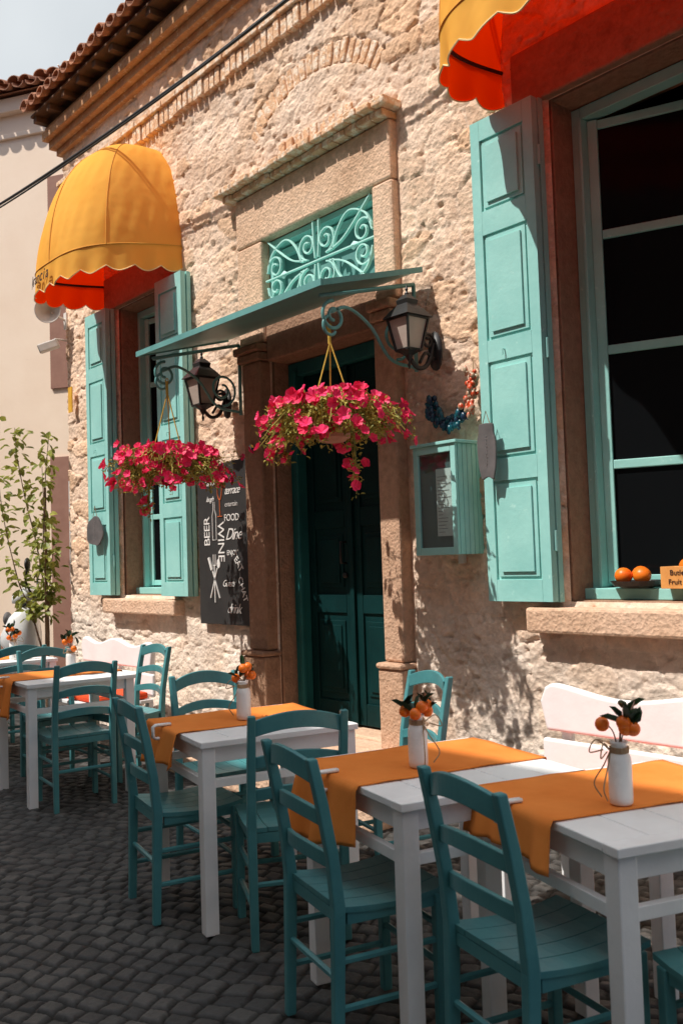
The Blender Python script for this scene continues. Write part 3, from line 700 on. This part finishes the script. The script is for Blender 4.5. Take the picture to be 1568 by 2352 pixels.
# ================================================================ MENU BOX
K=thing("menu_display_box","Teal wooden menu display box with glass front on wall","sign",(-3.475,-.02,1.41))
m=MB();w=.155;h=.585
m.box(-w,w,-.005,.0,0,h)
m.box(-w,-w+.012,-.185,-.006,0,h);m.box(-w+.013,w-.013,-.185,-.006,0,.012);m.box(-w+.013,w-.013,-.185,-.006,h-.012,h)
for i in range(5):m.box(w-.012,w+.002,-.185+i*.036,-.185+i*.036+.033,0,h)
m.box(-w-.012,w+.016,-.215,.0,h+.001,h+.018)
m.obj("case",'teal',K,bevel=.003)
m=MB()
m.box(-w,-w+.035,-.205,-.187,0,h);m.box(w-.035,w,-.205,-.187,0,h);m.box(-w+.036,w-.036,-.205,-.187,0,.04);m.box(-w+.036,w-.036,-.205,-.187,h-.04,h)
m.obj("glazed_door_frame",'teal',K,bevel=.003)
m=MB();m.box(-w+.03,w-.03,-.198,-.194,.03,h-.03);m.obj("glass",'clear',K)
m=MB();m.box(-.01,.105,-.182,-.179,.10,.46);m.obj("menu_sheet",'paper',K)
m=MB();m.box(-w+.014,w-.014,-.172,-.168,.014,h-.014);m.obj("backing",'boxin',K)
m=MB();random.seed(3)
for i in range(17):m.box(.0,.03+random.random()*.065,-.1835,-.1825,.12+i*.0185,.1225+i*.0185)
m.obj("menu_text",'slate',K)
m=MB();m.box(-.01,.03,-.03,-.01,-.05,-.001);m.obj("latch",'grey',K)
# ================================================================ GARLAND, PLAQUES, SMALL WALL THINGS
K=thing("bead_garland","String of blue and red glazed ornaments on stone wall","ornament",(-3.42,-.08,2.21))
random.seed(4);m=MB();m2=MB();
pts=cat([(-.19,0,.05),(-.15,0,-.03),(-.07,0,-.09),(.02,0,-.08),(.08,0,-.02),(.12,0,.07),(.12,0,.15)],5)
for i,p in enumerate(pts):
    for k in range(5):
        q=p+Vector((random.uniform(-.03,.03),random.uniform(-.03,.0),random.uniform(-.035,.035)))
        (m if i<19 else m2).ball(q,random.uniform(.010,.020),8,(1,.8,random.uniform(.8,1.8)))
m.obj("blue_beads",'bluebead',K,smooth=True);m2.obj("red_beads",'redbead',K,smooth=True)
m=MB();m.tube(pts,.004,5);m.tube([pts[-1],(.10,.03,.24)],.003,5);m.obj("cord",'twine',K)
def plaque(x,y,z,rz,s,label,wd,heart=False):
    K=thing("slate_plaque",label,"sign",(x,y,z),rz,group="slate plaques hung on the shutters")
    m=MB();pl=[]
    for i in range(40):
        a=2*math.pi*i/40
        if heart:k=1+.05*math.cos(5*a);u,v=.13*s*k*math.cos(a),.14*s*k*math.sin(a)-.02*abs(math.cos(a))
        else:k=1+.05*math.cos(6*a)+.03*math.sin(9*a);u,v=wd*s*k*(1 if math.cos(a)>0 else -1)*abs(math.cos(a))**.6,.17*s*k*(1 if math.sin(a)>0 else -1)*abs(math.sin(a))**.6
        pl.append((u,v))
    m.prism(pl,-.008,.008);m.obj("slate",'slate',K,bevel=.002)
    m=MB()
    pp=[(.008*math.sin(t*1.9)*(.6+.4*math.sin(t*.7)),-.0092,.08-.16*t/30) for t in range(31)]
    m.tube(pp,.0012,4)
    m.obj("chalk_script",'slatel',K)
    m=MB();m.tube([(-.03,0,.13*s),(0,0,.24*s),(.03,0,.13*s)],.003,5);m.obj("cord",'twine',K)
plaque(-3.12,-.20,1.93,D2R(10),.85,"Dark slate plaque with chalk script hung on teal shutter",.06)
plaque(-7.62,-.19,1.73,D2R(10),.9,"Rounded dark slate plaque hung on teal shutter near corner",.10,True)
K=thing("loudspeaker","Pale grey horn loudspeaker mounted at building corner","loudspeaker",(-8.5,-.02,3.8))
m=MB();mx=T(-.02,-.16,.08)@Matrix.Rotation(D2R(100),4,'Y')@Matrix.Rotation(D2R(35),4,'X');m.lathe([(.03,-.12),(.035,-.03),(.05,.0),(.08,.06),(.12,.10),(.125,.105),(.115,.10),(.05,.02),(.02,-.02)],20,mx);m.obj("horn",'grey',K,smooth=True)
m=MB();m.tube([(0,0,0),(0,-.16,.06)],.012,6);m.box(-.03,.03,-.02,.0,-.08,.08);m.obj("bracket",'grey',K)
K=thing("security_camera","Small security camera on arm at building corner","camera",(-8.5,-.02,3.55))
m=MB();mx=T(-.02,-.15,.0)@Rz(D2R(-30))@Matrix.Rotation(D2R(20),4,'X');m.box(-.045,.045,-.12,.07,-.04,.04,mx);m.obj("housing",'grey',K,bevel=.01)
m=MB();m.box(-.035,.035,-.126,-.121,-.032,.032,mx);m.obj("lens",'black',K)
m=MB();m.tube([(0,0,.06),(0,-.12,.06),(-.02,-.15,.03)],.009,6);m.obj("arm",'grey',K)
m=MB();m.box(-8.36,-8.28,-.085,-.075,2.88,3.12);tag(m.obj("warning_sign",'yellow'),"Small yellow sign fixed to stone wall corner","sign")
K=thing("evil_eye_charm","Blue glass evil eye charm hanging by the door","ornament",(-5.33,-.11,2.2))
m=MB();m.ball((0,0,0),.03,14,(1,.3,1));m.obj("bead",'bluebead',K,smooth=True);m=MB();m.ball((0,-.008,0),.012,10,(1,.3,1));m.obj("pupil",'ceram',K);m=MB();m.tube([(0,0,.03),(0,.0,.13)],.002,5);m.obj("cord",'twine',K)
for k,(dz,dy,r) in enumerate(((0,0,.013),(-.03,-.015,.008))):
    m=MB();m.tube(cat([(-13,-.9,5.45+dz),(-10.5,-.6,5.10+dz),(-8.92,-.5+dy,4.98+dz*1.5),(-6.24,-.5+dy,4.80+dz),(-4.26,-.5+dy*2,4.75+dz),(-1.5,-.45,4.86),(2,-.3,5.2)],10),r,6)
    tag(m.obj("overhead_cable",'cable',smooth=True),"Black overhead cable strung along the facade","cable","overhead cables")
# ================================================================ FRUIT DISPLAY
K=thing("fruit_crate","Small varnished wooden fruit crate on window sill","crate",(-2.18,.085,1.222))
m=MB();m.box(-.14,.14,-.06,-.05,0,.10);m.box(-.14,.14,.05,.06,0,.10);m.box(-.14,-.13,-.049,.049,0,.10);m.box(.13,.14,-.049,.049,0,.10);m.box(-.129,.129,-.049,.049,0,.01);m.obj("box",'crate',K,bevel=.002)
m=MB();m.text("Butler &",.034,T(-.035,-.062,.072)@WALLTXT,ext=.0008);m.text("Fruit & Ve",.034,T(-.030,-.062,.03)@WALLTXT,ext=.0008);m.obj("lettering",'ink',K)
K=thing("fruit_tray","Dark shallow tray on window sill holding oranges","tray",(-2.50,.12,1.222))
m=MB();m.lathe([(.07,0),(.11,.012),(.125,.035),(.12,.035),(.105,.018),(.03,.012)],20);m.obj("dish",'black',K)
random.seed(9)
for p in((-2.56,.10,.07),(-2.46,.10,.072),(-2.50,.155,.075),(-2.21,.08,.11),(-2.12,.085,.11)):
    m=MB();m.ball((0,0,0),.043,16,(1,1,.93));o=m.obj("orange_fruit",'orange',smooth=True);o.location=(p[0],p[1],1.222+p[2]-.012);tag(o,"Ripe orange piled on the window sill","fruit","oranges on the window sill")
# ================================================================ FURNITURE
def build_chair():
    K=thing("chair","Teal painted wooden ladder-back chair","chair",(0,0,0),group="teal ladder-back chairs")
    m=MB();n=14;SZ=.432
    for k in range(5):
        a=-.183+k*.0735;b=a+.0705
        for j in range(6):
            y0=-.185+j*.059;y1=y0+.059
            def zz(y):t=(y+.185)/.354;return SZ-.014*math.sin(math.pi*min(1,max(0,t)))+(.004 if t>.9 else 0)
            vs=[(a,y0,zz(y0)),(b,y0,zz(y0)),(b,y1,zz(y1)),(a,y1,zz(y1))];vs+=[(p[0],p[1],p[2]-.016) for p in vs]
            f=[(0,1,2,3),(7,6,5,4),(1,5,6,2),(3,7,4,0)] 
            if j==0:f.append((0,4,5,1))
            if j==5:f.append((2,6,7,3))
            m.add(vs,f)
    m.box(-.155,.155,.128,.150,.378,.413);m.box(-.155,.155,-.185,-.163,.378,.413);m.box(-.177,-.160,-.16,.125,.378,.413);m.box(.160,.177,-.16,.125,.378,.413)
    m.obj("seat",'chair',K)
    for s in(-1,1):
        m=MB();w=.0155;x=s*.172
        pts=[(0,-.200),(.43,-.187),(.57,-.20),(.72,-.227),(.85,-.255)]
        vs=[];fs=[]
        for i,(z,y) in enumerate(pts):
            ww=w*(1.08 if i==1 else (.90 if i in(0,4) else 1))
            vs+=[(x-ww,y-ww*1.1,z),(x+ww,y-ww*1.1,z),(x+ww,y+ww*1.1,z),(x-ww,y+ww*1.1,z)]
        for i in range(4):
            for j in range(4):fs.append((i*4+j,i*4+(j+1)%4,i*4+4+(j+1)%4,i*4+4+j))
        fs+=[(3,2,1,0),(16,17,18,19)];m.add(vs,fs);m.obj("leg",'chair',K,bevel=.005)
        m=MB();m.box(x-w,x+w,.122,.154,0,.414);m.obj("leg",'chair',K,bevel=.005)
        for z in(.15,.28):
            m=MB();m.tube([(x,-.185,z),(x,.128,z)],.0105,6);m.obj("rung",'chair',K)
    for y,z in((.138,.21),(.138,.32),(-.19,.23)):
        m=MB();m.tube([(-.157,y,z),(.157,y,z)],.0105,6);m.obj("rung",'chair',K)
    m=MB()
    for zc,h,ar in((.55,.042,.018),(.672,.042,.022),(.80,.058,.030)):
        vs=[];fs=[];yb=-.197-(zc-.55)*.19
        for i in range(n+1):
            t=-1+2*i/n;x=.160*t;dy=-.035*(1-t*t);zb=zc-h/2+ar*(1-t*t);zt=zc+h/2+ar*(1-t*t)*1.1
            for (yy,z) in((yb+dy,zb),(yb+dy,zt),(yb+dy+.016,zt),(yb+dy+.016,zb)):vs.append((x,yy,z))
        for i in range(n):
            for j in range(4):fs.append((i*4+j,i*4+(j+1)%4,i*4+4+(j+1)%4,i*4+4+j))
        m.add(vs,fs)
    m.obj("backrest",'chair',K,bevel=.003)
    return K
def far(p,k):return (p[0]*k,(p[1]+3.832)*k-3.832)
def chair_at(root,pl,pr,first=False):
    pl=far(pl,1.10);pr=far(pr,1.10)
    a=Vector((pr[0]-pl[0],pr[1]-pl[1]));ang=math.atan2(a.y,a.x)
    c=Vector(((pl[0]+pr[0])/2,(pl[1]+pr[1])/2));f=Vector((-math.sin(ang),math.cos(ang)))
    loc=c+f*.255
    if first:root.location=(loc.x,loc.y,0);root.rotation_euler=(0,0,ang);return root
    return copy_tree(root,(loc.x,loc.y,0),ang)
CH=build_chair()
chairs=[((-2.22,-2.27),(-1.87,-2.36)),
 ((-1.64,-2.22),(-1.30,-2.31)),((-3.39,-2.15),(-3.02,-2.23)),
 ((-2.57,-2.10),(-2.41,-1.77)),((-4.72,-1.83),(-4.68,-1.47)),
 ((-2.70,-.97),(-3.04,-.88)),((-5.14,-.89),(-5.49,-.90)),
 ((-3.72,-1.34),(-3.77,-1.70)),((-5.80,-1.25),(-5.82,-1.60)),
 ((-6.15,-1.62),(-6.13,-1.26)),((-7.3,-1.15),(-7.33,-1.5))]
for i,(a,b) in enumerate(chairs): chair_at(CH,a,b,i==0)
copy_tree(CH,(-1.07,-1.69,0),D2R(70.5))
TZ=.726
def build_table():
    K=thing("table","White painted square wooden cafe table","table",(0,0,0),group="white square tables")
    m=MB();h=.34;p=2*h/5
    for i in range(5):m.box(-h+.055,h-.055,-h+i*p+.0012,-h+(i+1)*p-.0012,TZ-.022,TZ)
    m.box(-h-.004,-h+.053,-h,h,TZ-.023,TZ+.001);m.box(h-.053,h+.004,-h,h,TZ-.023,TZ+.001)
    m.obj("table_top",'white',K,bevel=.003)
    q=h-.035
    for sx in(-1,1):
        for sy in(-1,1):
            m=MB();m.box(sx*q-.027,sx*q+.027,sy*q-.027,sy*q+.027,0,TZ-.024);m.obj("leg",'white',K,bevel=.004)
    m=MB()
    for s in(-1,1):
        m.box(-q+.028,q-.028,s*q-.012,s*q+.012,TZ-.085,TZ-.0245);m.box(s*q-.012,s*q+.012,-q+.028,q-.028,TZ-.085,TZ-.0245)
        m.box(-q+.028,q-.028,s*q-.012,s*q+.012,.545,.578);m.box(s*q-.012,s*q+.012,-q+.028,q-.028,.545,.578)
    m.obj("apron",'white',K,bevel=.002);return K
TB=build_table()
tabs=[(-2.06,-1.72,-14),(-3.22,-1.63,-12.4),(-1.41,-1.64,-19),(-5.53,-1.41,-5),(-6.98,-1.28,-4)]
tabs=[(*far((x,y),1.04),a) for x,y,a in tabs]
for i,(x,y,a) in enumerate(tabs):
    if i==0:TB.location=(x,y,0);TB.rotation_euler=(0,0,D2R(a))
    else:copy_tree(TB,(x,y,0),D2R(a))
def runner(x,y,a,seed,drop=.25,x0=-.32,x1=.10):
    random.seed(seed);m=MB();vs=[];fs=[];nx=18;path=[]
    e=-.348;L=drop;z0=TZ+.0035
    s=-L
    while s<-.004:path.append(('d',s));s+=.014
    for k in range(24):path.append(('t',.696*k/23))
    path+=[('b',.02*j) for j in range(1,7)]
    for (k,s) in path:
        for i in range(nx+1):
            u=i/nx;x_=x0+(x1-x0)*u
            if k=='d':
                dd=-s;wv=.024*math.sin(u*9+seed)*dd/.22*1.2+.014*math.sin(u*19+seed*2)*dd/.22
                vs.append((x_+.04*dd/L*(u-.5),e-.008-abs(wv)*1.3-.012*(dd/L),z0-dd*(1+.16*math.sin(u*3.3+seed))))
            elif k=='t':vs.append((x_+.004*math.sin(s*9+seed),e+s,z0+.001+.0030*max(0,math.sin(s*17+u*5+seed))**3))
            else:vs.append((x_,-e+.008+.004*math.sin(u*9),z0-s))
    n=nx+1
    for j in range(len(path)-1):
        for i in range(nx):fs.append((j*n+i,j*n+i+1,(j+1)*n+i+1,(j+1)*n+i))
    m.add(vs,fs);o=m.obj("table_runner",'runner',smooth=True,solid=.002);o.location=(x,y,0);o.rotation_euler=(0,0,D2R(a))
    tag(o,"Rust orange cloth runner draped over white table","tablecloth","orange table runners")
    m=MB();cxp=x0+(x1-x0)*.52;w=TZ-.75
    for dx in(0,.012):
        m.tube([(cxp+dx,e+.03,.761+w),(cxp+dx,e-.034,.761+w),(cxp+dx,e-.046,.755+w),(cxp+dx,e-.046,.712+w),(cxp+dx,e-.034,.706+w),(cxp+dx,e+.022,.706+w)],.006,6)
    o=m.obj("tablecloth_clip",'ceram',smooth=True);o.location=(x,y,0);o.rotation_euler=(0,0,D2R(a));tag(o,"White plastic clip holding the runner on table edge","clip","tablecloth clips")
for i,(x,y,a) in enumerate(tabs):runner(x,y,a,i+1,(.20,.16,.125,.20,.2)[i])
def vase(x,y,seed,lean=0):
    random.seed(seed);x,y=far((x,y),1.035);zb=TZ+.0075
    K=thing("vase","White bottle vase tied with jute twine on table","vase",(x,y,zb),group="white bottle vases")
    m=MB();m.lathe([(.027,0),(.030,.004),(.031,.02),(.031,.110),(.029,.124),(.023,.136),(.021,.142),(.021,.156),(.024,.161),(.023,.165),(.018,.164),(.016,.15),(.01,.05)],24);m.obj("bottle",'ceram',K,smooth=True)
    m=MB()
    for k in range(4):m.tube([(.0245*math.cos(t*.5),.0245*math.sin(t*.5),.136+k*.004+.001*math.sin(t)) for t in range(14)],.0022,5)
    a=random.random()*6
    for s in(-1,1):
        c=Vector((.024*math.cos(a),.024*math.sin(a),.14));d=Vector((math.cos(a+s*.8),math.sin(a+s*.8),0))
        m.tube(cat([c,c+d*.04+Vector((0,0,.025)),c+d*.06+Vector((0,0,-.01)),c+d*.02],6),.002,5)
        m.tube(cat([c,c+d*.02+Vector((0,0,-.04)),c+d*.05+Vector((0,0,-.09)),c+d*.03+Vector((0,0,-.125))],6),.002,5)
    m.obj("twine",'twine',K)
    S=thing("orange_sprig","Sprig of small oranges with dark leaves in vase","artificial plant",(x,y,zb+.155),group="orange sprigs in vases")
    m=MB();lf=MB();ends=[]
    for k in range(6):
        a=random.random()*6.28 if k else 0;r=random.uniform(.02,.05);h=random.uniform(.015,.09)
        e=Vector((r*math.cos(a+k),r*math.sin(a+k),h));ends.append(e);m.tube(cat([(0,0,-.05),(e.x*.3,e.y*.3,h*.5),e],5),.0018,5)
    m.obj("stems",'bark',S)
    for k,e in enumerate(ends[:5]):
        f=MB();f.ball(e+Vector((0,0,-.008)),.0195,14);f.obj("fruit",'orange',S,smooth=True)
    for k in range(12):
        e=random.choice(ends);d=Vector((random.gauss(0,.6),random.gauss(0,.6),random.uniform(.3,1.3)))
        lf.leaf(e,d,Vector((random.gauss(0,1),random.gauss(0,1),1)),random.uniform(.045,.07),random.uniform(.02,.03))
    lf.obj("leaves",'leafd',S)
for i,(x,y) in enumerate(((-2.09,-1.78),(-3.26,-1.63),(-1.40,-1.74),(-5.50,-1.38),(-6.85,-1.22))):vase(x,y,31+i*3)
def bench(x0,x1,y,label,clabel):
    xm=(x0+x1)/2;w=(x1-x0)/2
    K=thing("bench",label,"bench",(xm,y,0),group="white benches along the wall")
    m=MB();pts=[];n=60
    for i in range(n+1):
        t=-w+2*w*i/n;e=min(1,(w-abs(t))/.09);pts.append((t,.735+.085*math.sqrt(max(0,1-(1-e)**2))+.024*math.cos((t)/w*math.pi*2.0)))
    poly=[(-w+.03,.635)]+pts+[(w-.03,.635)]
    m.prism(poly[::-1],.0,.045)
    m.prism([(-w,.44),(w,.44),(w,.60),(-w,.60)][::-1],.008,.036)
    for t in(-w+.10,0,w-.10):m.box(t-.03,t+.03,.047,.077,.42,.74)
    m.obj("backrest",'white',K,bevel=.018,seg=4)
    m=MB()
    for k in range(4):m.box(-w,w,-.44+k*.115,-.44+k*.115+.105,.395,.42)
    m.obj("seat",'white',K,bevel=.004)
    for sx in(-1,1):
        for yy in(-.41,.03):
            m=MB();m.box(sx*(w-.10)-.03,sx*(w-.10)+.03,yy-.02,yy+.02,0,.394);m.obj("leg",'white',K,bevel=.004)
    m=MB();m.box(-w+.02,w-.02,-.41,-.015,.423,.475);o=m.obj("seat_cushion",'cush',bevel=.02);o.location=(xm,y,0);tag(o,clabel,"cushion","orange-red bench cushions")
bench(-2.60,-.95,-.53,"White wooden bench with wavy back beneath the large window","Orange-red seat cushion on white bench beneath window")
bench(-7.45,-6.25,-.42,"White wooden bench with wavy back near building corner","Orange-red seat cushion on white bench near corner")
# ================================================================ LEFT BUILDING, PLANT, SCOOTER
ang=math.atan2(.52,.854)
LB=thing("plastered_building","Peach plastered building with brown trim and tiled roof","building",(-12.6,1.33,0),ang)
m=MB();m.box(-9,6,0,8,0,8.1);m.box(-9.05,6.05,-.05,0,7.55,7.62);m.box(-9.1,6.1,-.12,0,7.9,8.1);m.obj("wall",'plasterL',LB,bevel=.01)
m=MB();m.box(.28,.70,-.03,-.002,3.9,6.9);m.box(.25,.70,-.03,-.002,.0,2.95);m.box(-9.02,.0,-.035,-.002,0,.5);m.obj("brown_trim",'brown',LB,bevel=.004)
m=MB();m.box(.56,1.2,-.06,-.031,1.2,2.6);m.obj("window",'grey',LB)
m=MB();random.seed(12)
x=-9.1
while x<6.1:
    for k in range(4):
        tile(m,x+random.uniform(-.02,.02),-.30+k*.4,8.20+k*.14+random.uniform(-.01,.02),.46,.095,True);tile(m,x+.11,-.32+k*.4,8.18+k*.14,.46,.09,False)
    x+=.22
m.add([(-9.1,-.2,8.12),(6.1,-.2,8.12),(6.1,4,9.3),(-9.1,4,9.3),(6.1,8.2,8.12),(-9.1,8.2,8.12)],[(0,1,2,3),(3,2,4,5)])
m.obj("roof",'tile',LB)
SD=thing("satellite_dish","Round white satellite dish on tiled roof","satellite dish",(-12.9,2.2,8.35),ang)
m=MB();mx=T(0,0,.45)@Matrix.Rotation(D2R(68),4,'X');m.lathe([(.001,-.12),(.25,-.09),(.5,0),(.52,.01),(.5,.01),(.25,-.07),(.002,-.10)],28,mx);m.obj("dish",'grey',SD,smooth=True)
m=MB();m.tube([(0,.1,-.2),(0,.1,.4)],.03,8);m.tube([(0,0,.1),(0,-.5,.4)],.012,6);m.obj("mast",'grey',SD)
K=thing("climbing_plant","Leggy yellow-green climbing plant on tall stakes by corner","plant",(-8.80,-.16,0));random.seed(21)
m=MB();lf=MB()
m.tube([(.05,0,0),(.04,0,2.2)],.012,6)
stems=[[(0,0,0),(.03,.02,.8),(-.02,0,1.6),(.06,0,2.3),(.16,.0,2.70)],[(0,0,.1),(-.06,.05,.9),(-.16,.0,1.6),(-.32,-.05,2.1),(-.44,-.08,2.55),(-.50,-.08,2.85)],[(0,0,.2),(.08,-.03,1.0),(.14,-.05,1.7),(.1,-.05,2.4)],[(0,0,.5),(-.1,-.1,1.0),(-.28,-.15,1.3),(-.5,-.2,1.9),(-.66,-.2,2.4)],[(0,0,.6),(.04,.03,1.2),(.16,.02,1.6)]]
for s in stems:
    c=cat(s,10);m.tube(c,[.010*(1-.75*i/len(c)) for i in range(len(c))],6)
    for i,p in enumerate(c):
        dens=3 if p.z<1.9 else 2
        if math.sin(i*1.3+s[1][0]*40)>.3:dens+=3
        for k in range(dens):
            if p.z<.95:continue
            d=Vector((random.gauss(0,1),random.gauss(0,1),random.gauss(-.1,.7))).normalized();o=random.uniform(.0,.12)
            lf.leaf(p+d*o,d+Vector((0,0,-.3)),Vector((random.gauss(0,.4),random.gauss(0,.4),1)),random.uniform(.065,.115),random.uniform(.05,.075),.15)
m.obj("stems",'bark',K);lf.obj("leaves",'leafp',K)
K=thing("scooter","White motor scooter with black mirrors parked by the corner","scooter",(-9.05,.30,0),D2R(-32));K.scale=(1.15,1.15,1.15)
def wheel(m1,m2,y):
    mx=T(0,y,.24)@Matrix.Rotation(D2R(90),4,'Y');m1.lathe([(.17,-.045),(.22,-.05),(.24,-.03),(.24,.03),(.22,.05),(.17,.045)],24,mx);m2.lathe([(.02,-.04),(.168,-.035),(.168,.035),(.02,.04)],16,mx)
for y in(-.62,.62):
    a=MB();b=MB();wheel(a,b,y);t=a.obj("wheel",'rub',K,smooth=True);b.obj("rim",'chrome',t)
m=MB()
def loft(secs):
    vs=[];fs=[];n=12
    for (y,z,w,h) in secs:
        for i in range(n):
            a=2*math.pi*i/n;vs.append((w*math.copysign(abs(math.cos(a))**.7,math.cos(a)),y,z+h*math.copysign(abs(math.sin(a))**.7,math.sin(a))))
    for k in range(len(secs)-1):
        for i in range(n):fs.append((k*n+i,k*n+(i+1)%n,k*n+n+(i+1)%n,k*n+n+i))
    fs+=[tuple(range(n-1,-1,-1)),tuple(range((len(secs)-1)*n,len(secs)*n))];m.add(vs,fs)
loft([(-.66,.62,.07,.05),(-.58,.66,.15,.17),(-.46,.66,.19,.28),(-.38,.60,.18,.30),(-.34,.55,.12,.2)])
loft([(-.36,.28,.15,.04),(0,.26,.17,.05),(.2,.3,.17,.08)])
loft([(.10,.48,.14,.16),(.3,.55,.18,.2),(.6,.60,.17,.16),(.88,.66,.08,.07)])
loft([(-.88,.44,.05,.02),(-.62,.50,.08,.03),(-.42,.42,.07,.03)])
m.obj("body",'scoot',K,smooth=True)
m=MB();m.box(-.10,.10,-.605,-.575,.50,.60);m.box(-.13,.13,-.50,-.44,.905,.925);m.obj("front_grille",'rub',K,bevel=.01)
m=MB();loft([(.05,.74,.11,.04),(.3,.77,.14,.06),(.7,.80,.12,.05),(.86,.80,.07,.03)]);m.obj("seat",'rub',K,smooth=True)
m=MB();m.tube([(0,-.60,.24),(0,-.42,.95)],.03,8);m.tube(cat([(-.34,-.28,1.0),(-.15,-.38,1.0),(0,-.42,.97),(.15,-.38,1.0),(.34,-.28,1.0)]),.018,8);m.obj("handlebar",'black',K,smooth=True)
m=MB();loft([(-.56,.97,.06,.04),(-.46,1.0,.13,.08),(-.36,.99,.10,.05)]);m.obj("handlebar_cover",'scoot',K,smooth=True)
m=MB();m.ball((0,-.61,.80),.07,14,(1.3,.5,.9));m.obj("headlight",'slate',K,smooth=True)
for s in(-1,1):
    m=MB();m.tube(cat([(s*.20,-.36,1.0),(s*.27,-.40,1.12),(s*.33,-.38,1.22)]),.010,6);m.ball((s*.36,-.37,1.27),.065,12,(1.2,.35,.9));m.obj("mirror",'black',K,smooth=True)
# ================================================================ BUILDING ACROSS THE STREET (unseen, added and sized to shade the tables)
OB=thing("street_building","Cream plastered three-storey building across the street","building",(-6,-7.0,0))
m=MB();m.box(-34,14,-8.0,-7.0,0,9.35);m.box(-34,14,-7.0,-6.85,9.1,9.38);m.obj("wall",'plasterO',OB,world=True,bevel=.02)
for i in range(9):
    for k in range(3):
        x=-30+i*4.6;m=MB();m.box(x,x+1.1,-6.999,-6.95,1.2+k*2.9,2.9+k*2.9);w=m.obj("window",'teald',OB,world=True)
        m=MB();m.box(x+.08,x+1.02,-6.949,-6.94,1.28+k*2.9,2.82+k*2.9);m.obj("pane",'glass',w)
# ================================================================ LIGHT, SKY, CAMERA
sd=Vector((.35,1,-1.60)).normalized()
sun=bpy.data.lights.new("sun","SUN");sun.energy=5.0;sun.angle=D2R(.5);sun.color=(1,.95,.87)
so=bpy.data.objects.new("sun",sun);COL.objects.link(so);so.rotation_euler=sd.to_track_quat('-Z','Y').to_euler()
w=bpy.data.worlds.new("World");scene.world=w;w.use_nodes=True;nt=w.node_tree
sk=nt.nodes.new("ShaderNodeTexSky");sk.sky_type='NISHITA';sk.sun_disc=False
toS=-sd;sk.sun_elevation=math.asin(toS.z);sk.sun_rotation=math.atan2(toS.x,toS.y)
sk.air_density=1.0;sk.dust_density=2.
BS=.12
bg=nt.nodes["Background"];bg.inputs["Strength"].default_value=BS
tc=nt.nodes.new("ShaderNodeTexCoord")
def dotmask(vec,a,b,top):
    d=nt.nodes.new("ShaderNodeVectorMath");d.operation='DOT_PRODUCT';nt.links.new(tc.outputs["Generated"],d.inputs[0]);d.inputs[1].default_value=vec
    r=nt.nodes.new("ShaderNodeMapRange");r.interpolation_type='SMOOTHSTEP';r.inputs["From Min"].default_value=a;r.inputs["From Max"].default_value=b;r.inputs["To Min"].default_value=0.;r.inputs["To Max"].default_value=top;nt.links.new(d.outputs["Value"],r.inputs["Value"]);return r.outputs[0]
m1=dotmask((-.83,.32,.46),.72,.93,.94);m2=dotmask((.10,-.05,.99),.62,.88,.95)   # pale haze low in the west; unseen glow overhead added to brighten tables
mxx=nt.nodes.new("ShaderNodeMath");mxx.operation='MAXIMUM';nt.links.new(m1,mxx.inputs[0]);nt.links.new(m2,mxx.inputs[1])
hz=nt.nodes.new("ShaderNodeTexNoise");hz.inputs["Scale"].default_value=2.5;hz.inputs["Detail"].default_value=5;nt.links.new(tc.outputs["Generated"],hz.inputs["Vector"])
cr=nt.nodes.new("ShaderNodeValToRGB");cr.color_ramp.elements[0].color=(.56,.61,.65,1);cr.color_ramp.elements[1].color=(.80,.84,.86,1);cr.color_ramp.elements[0].position=.3;cr.color_ramp.elements[1].position=.7;nt.links.new(hz.outputs[0],cr.inputs[0])
up=nt.nodes.new("ShaderNodeMath");up.operation='MULTIPLY_ADD';nt.links.new(m2,up.inputs[0]);up.inputs[1].default_value=1.0/BS;up.inputs[2].default_value=1/BS
scl=nt.nodes.new("ShaderNodeVectorMath");scl.operation='SCALE';nt.links.new(up.outputs[0],scl.inputs["Scale"]);nt.links.new(cr.outputs[0],scl.inputs[0])
mx=nt.nodes.new("ShaderNodeMix");mx.data_type='RGBA';nt.links.new(mxx.outputs[0],mx.inputs["Factor"]);nt.links.new(sk.outputs[0],mx.inputs["A"]);nt.links.new(scl.outputs[0],mx.inputs["B"])
nt.links.new(mx.outputs["Result"],bg.inputs[0])
yaw,pit,roll=D2R(40.33),D2R(2.95),D2R(1.91)
F=Vector((-math.cos(yaw)*math.cos(pit),math.sin(yaw)*math.cos(pit),math.sin(pit)))
Rt=Vector((math.sin(yaw),math.cos(yaw),0));U=Rt.cross(F);c,s=math.cos(roll),math.sin(roll);r=Rt*c-U*s;u=Rt*s+U*c
cm=bpy.data.cameras.new("camera");cm.sensor_fit='VERTICAL';cm.sensor_height=36;cm.lens=32.85;cm.clip_end=600;cm.clip_start=.05
cm.dof.use_dof=True;cm.dof.focus_distance=5.2;cm.dof.aperture_fstop=5.6
co=bpy.data.objects.new("camera",cm);COL.objects.link(co)
mw=Matrix(((r.x,u.x,-F.x,0),(r.y,u.y,-F.y,-3.832),(r.z,u.z,-F.z,1.4),(0,0,0,1)));co.matrix_world=mw
scene.camera=co
scene.view_settings.view_transform='Standard';scene.view_settings.look='None';scene.view_settings.exposure=0
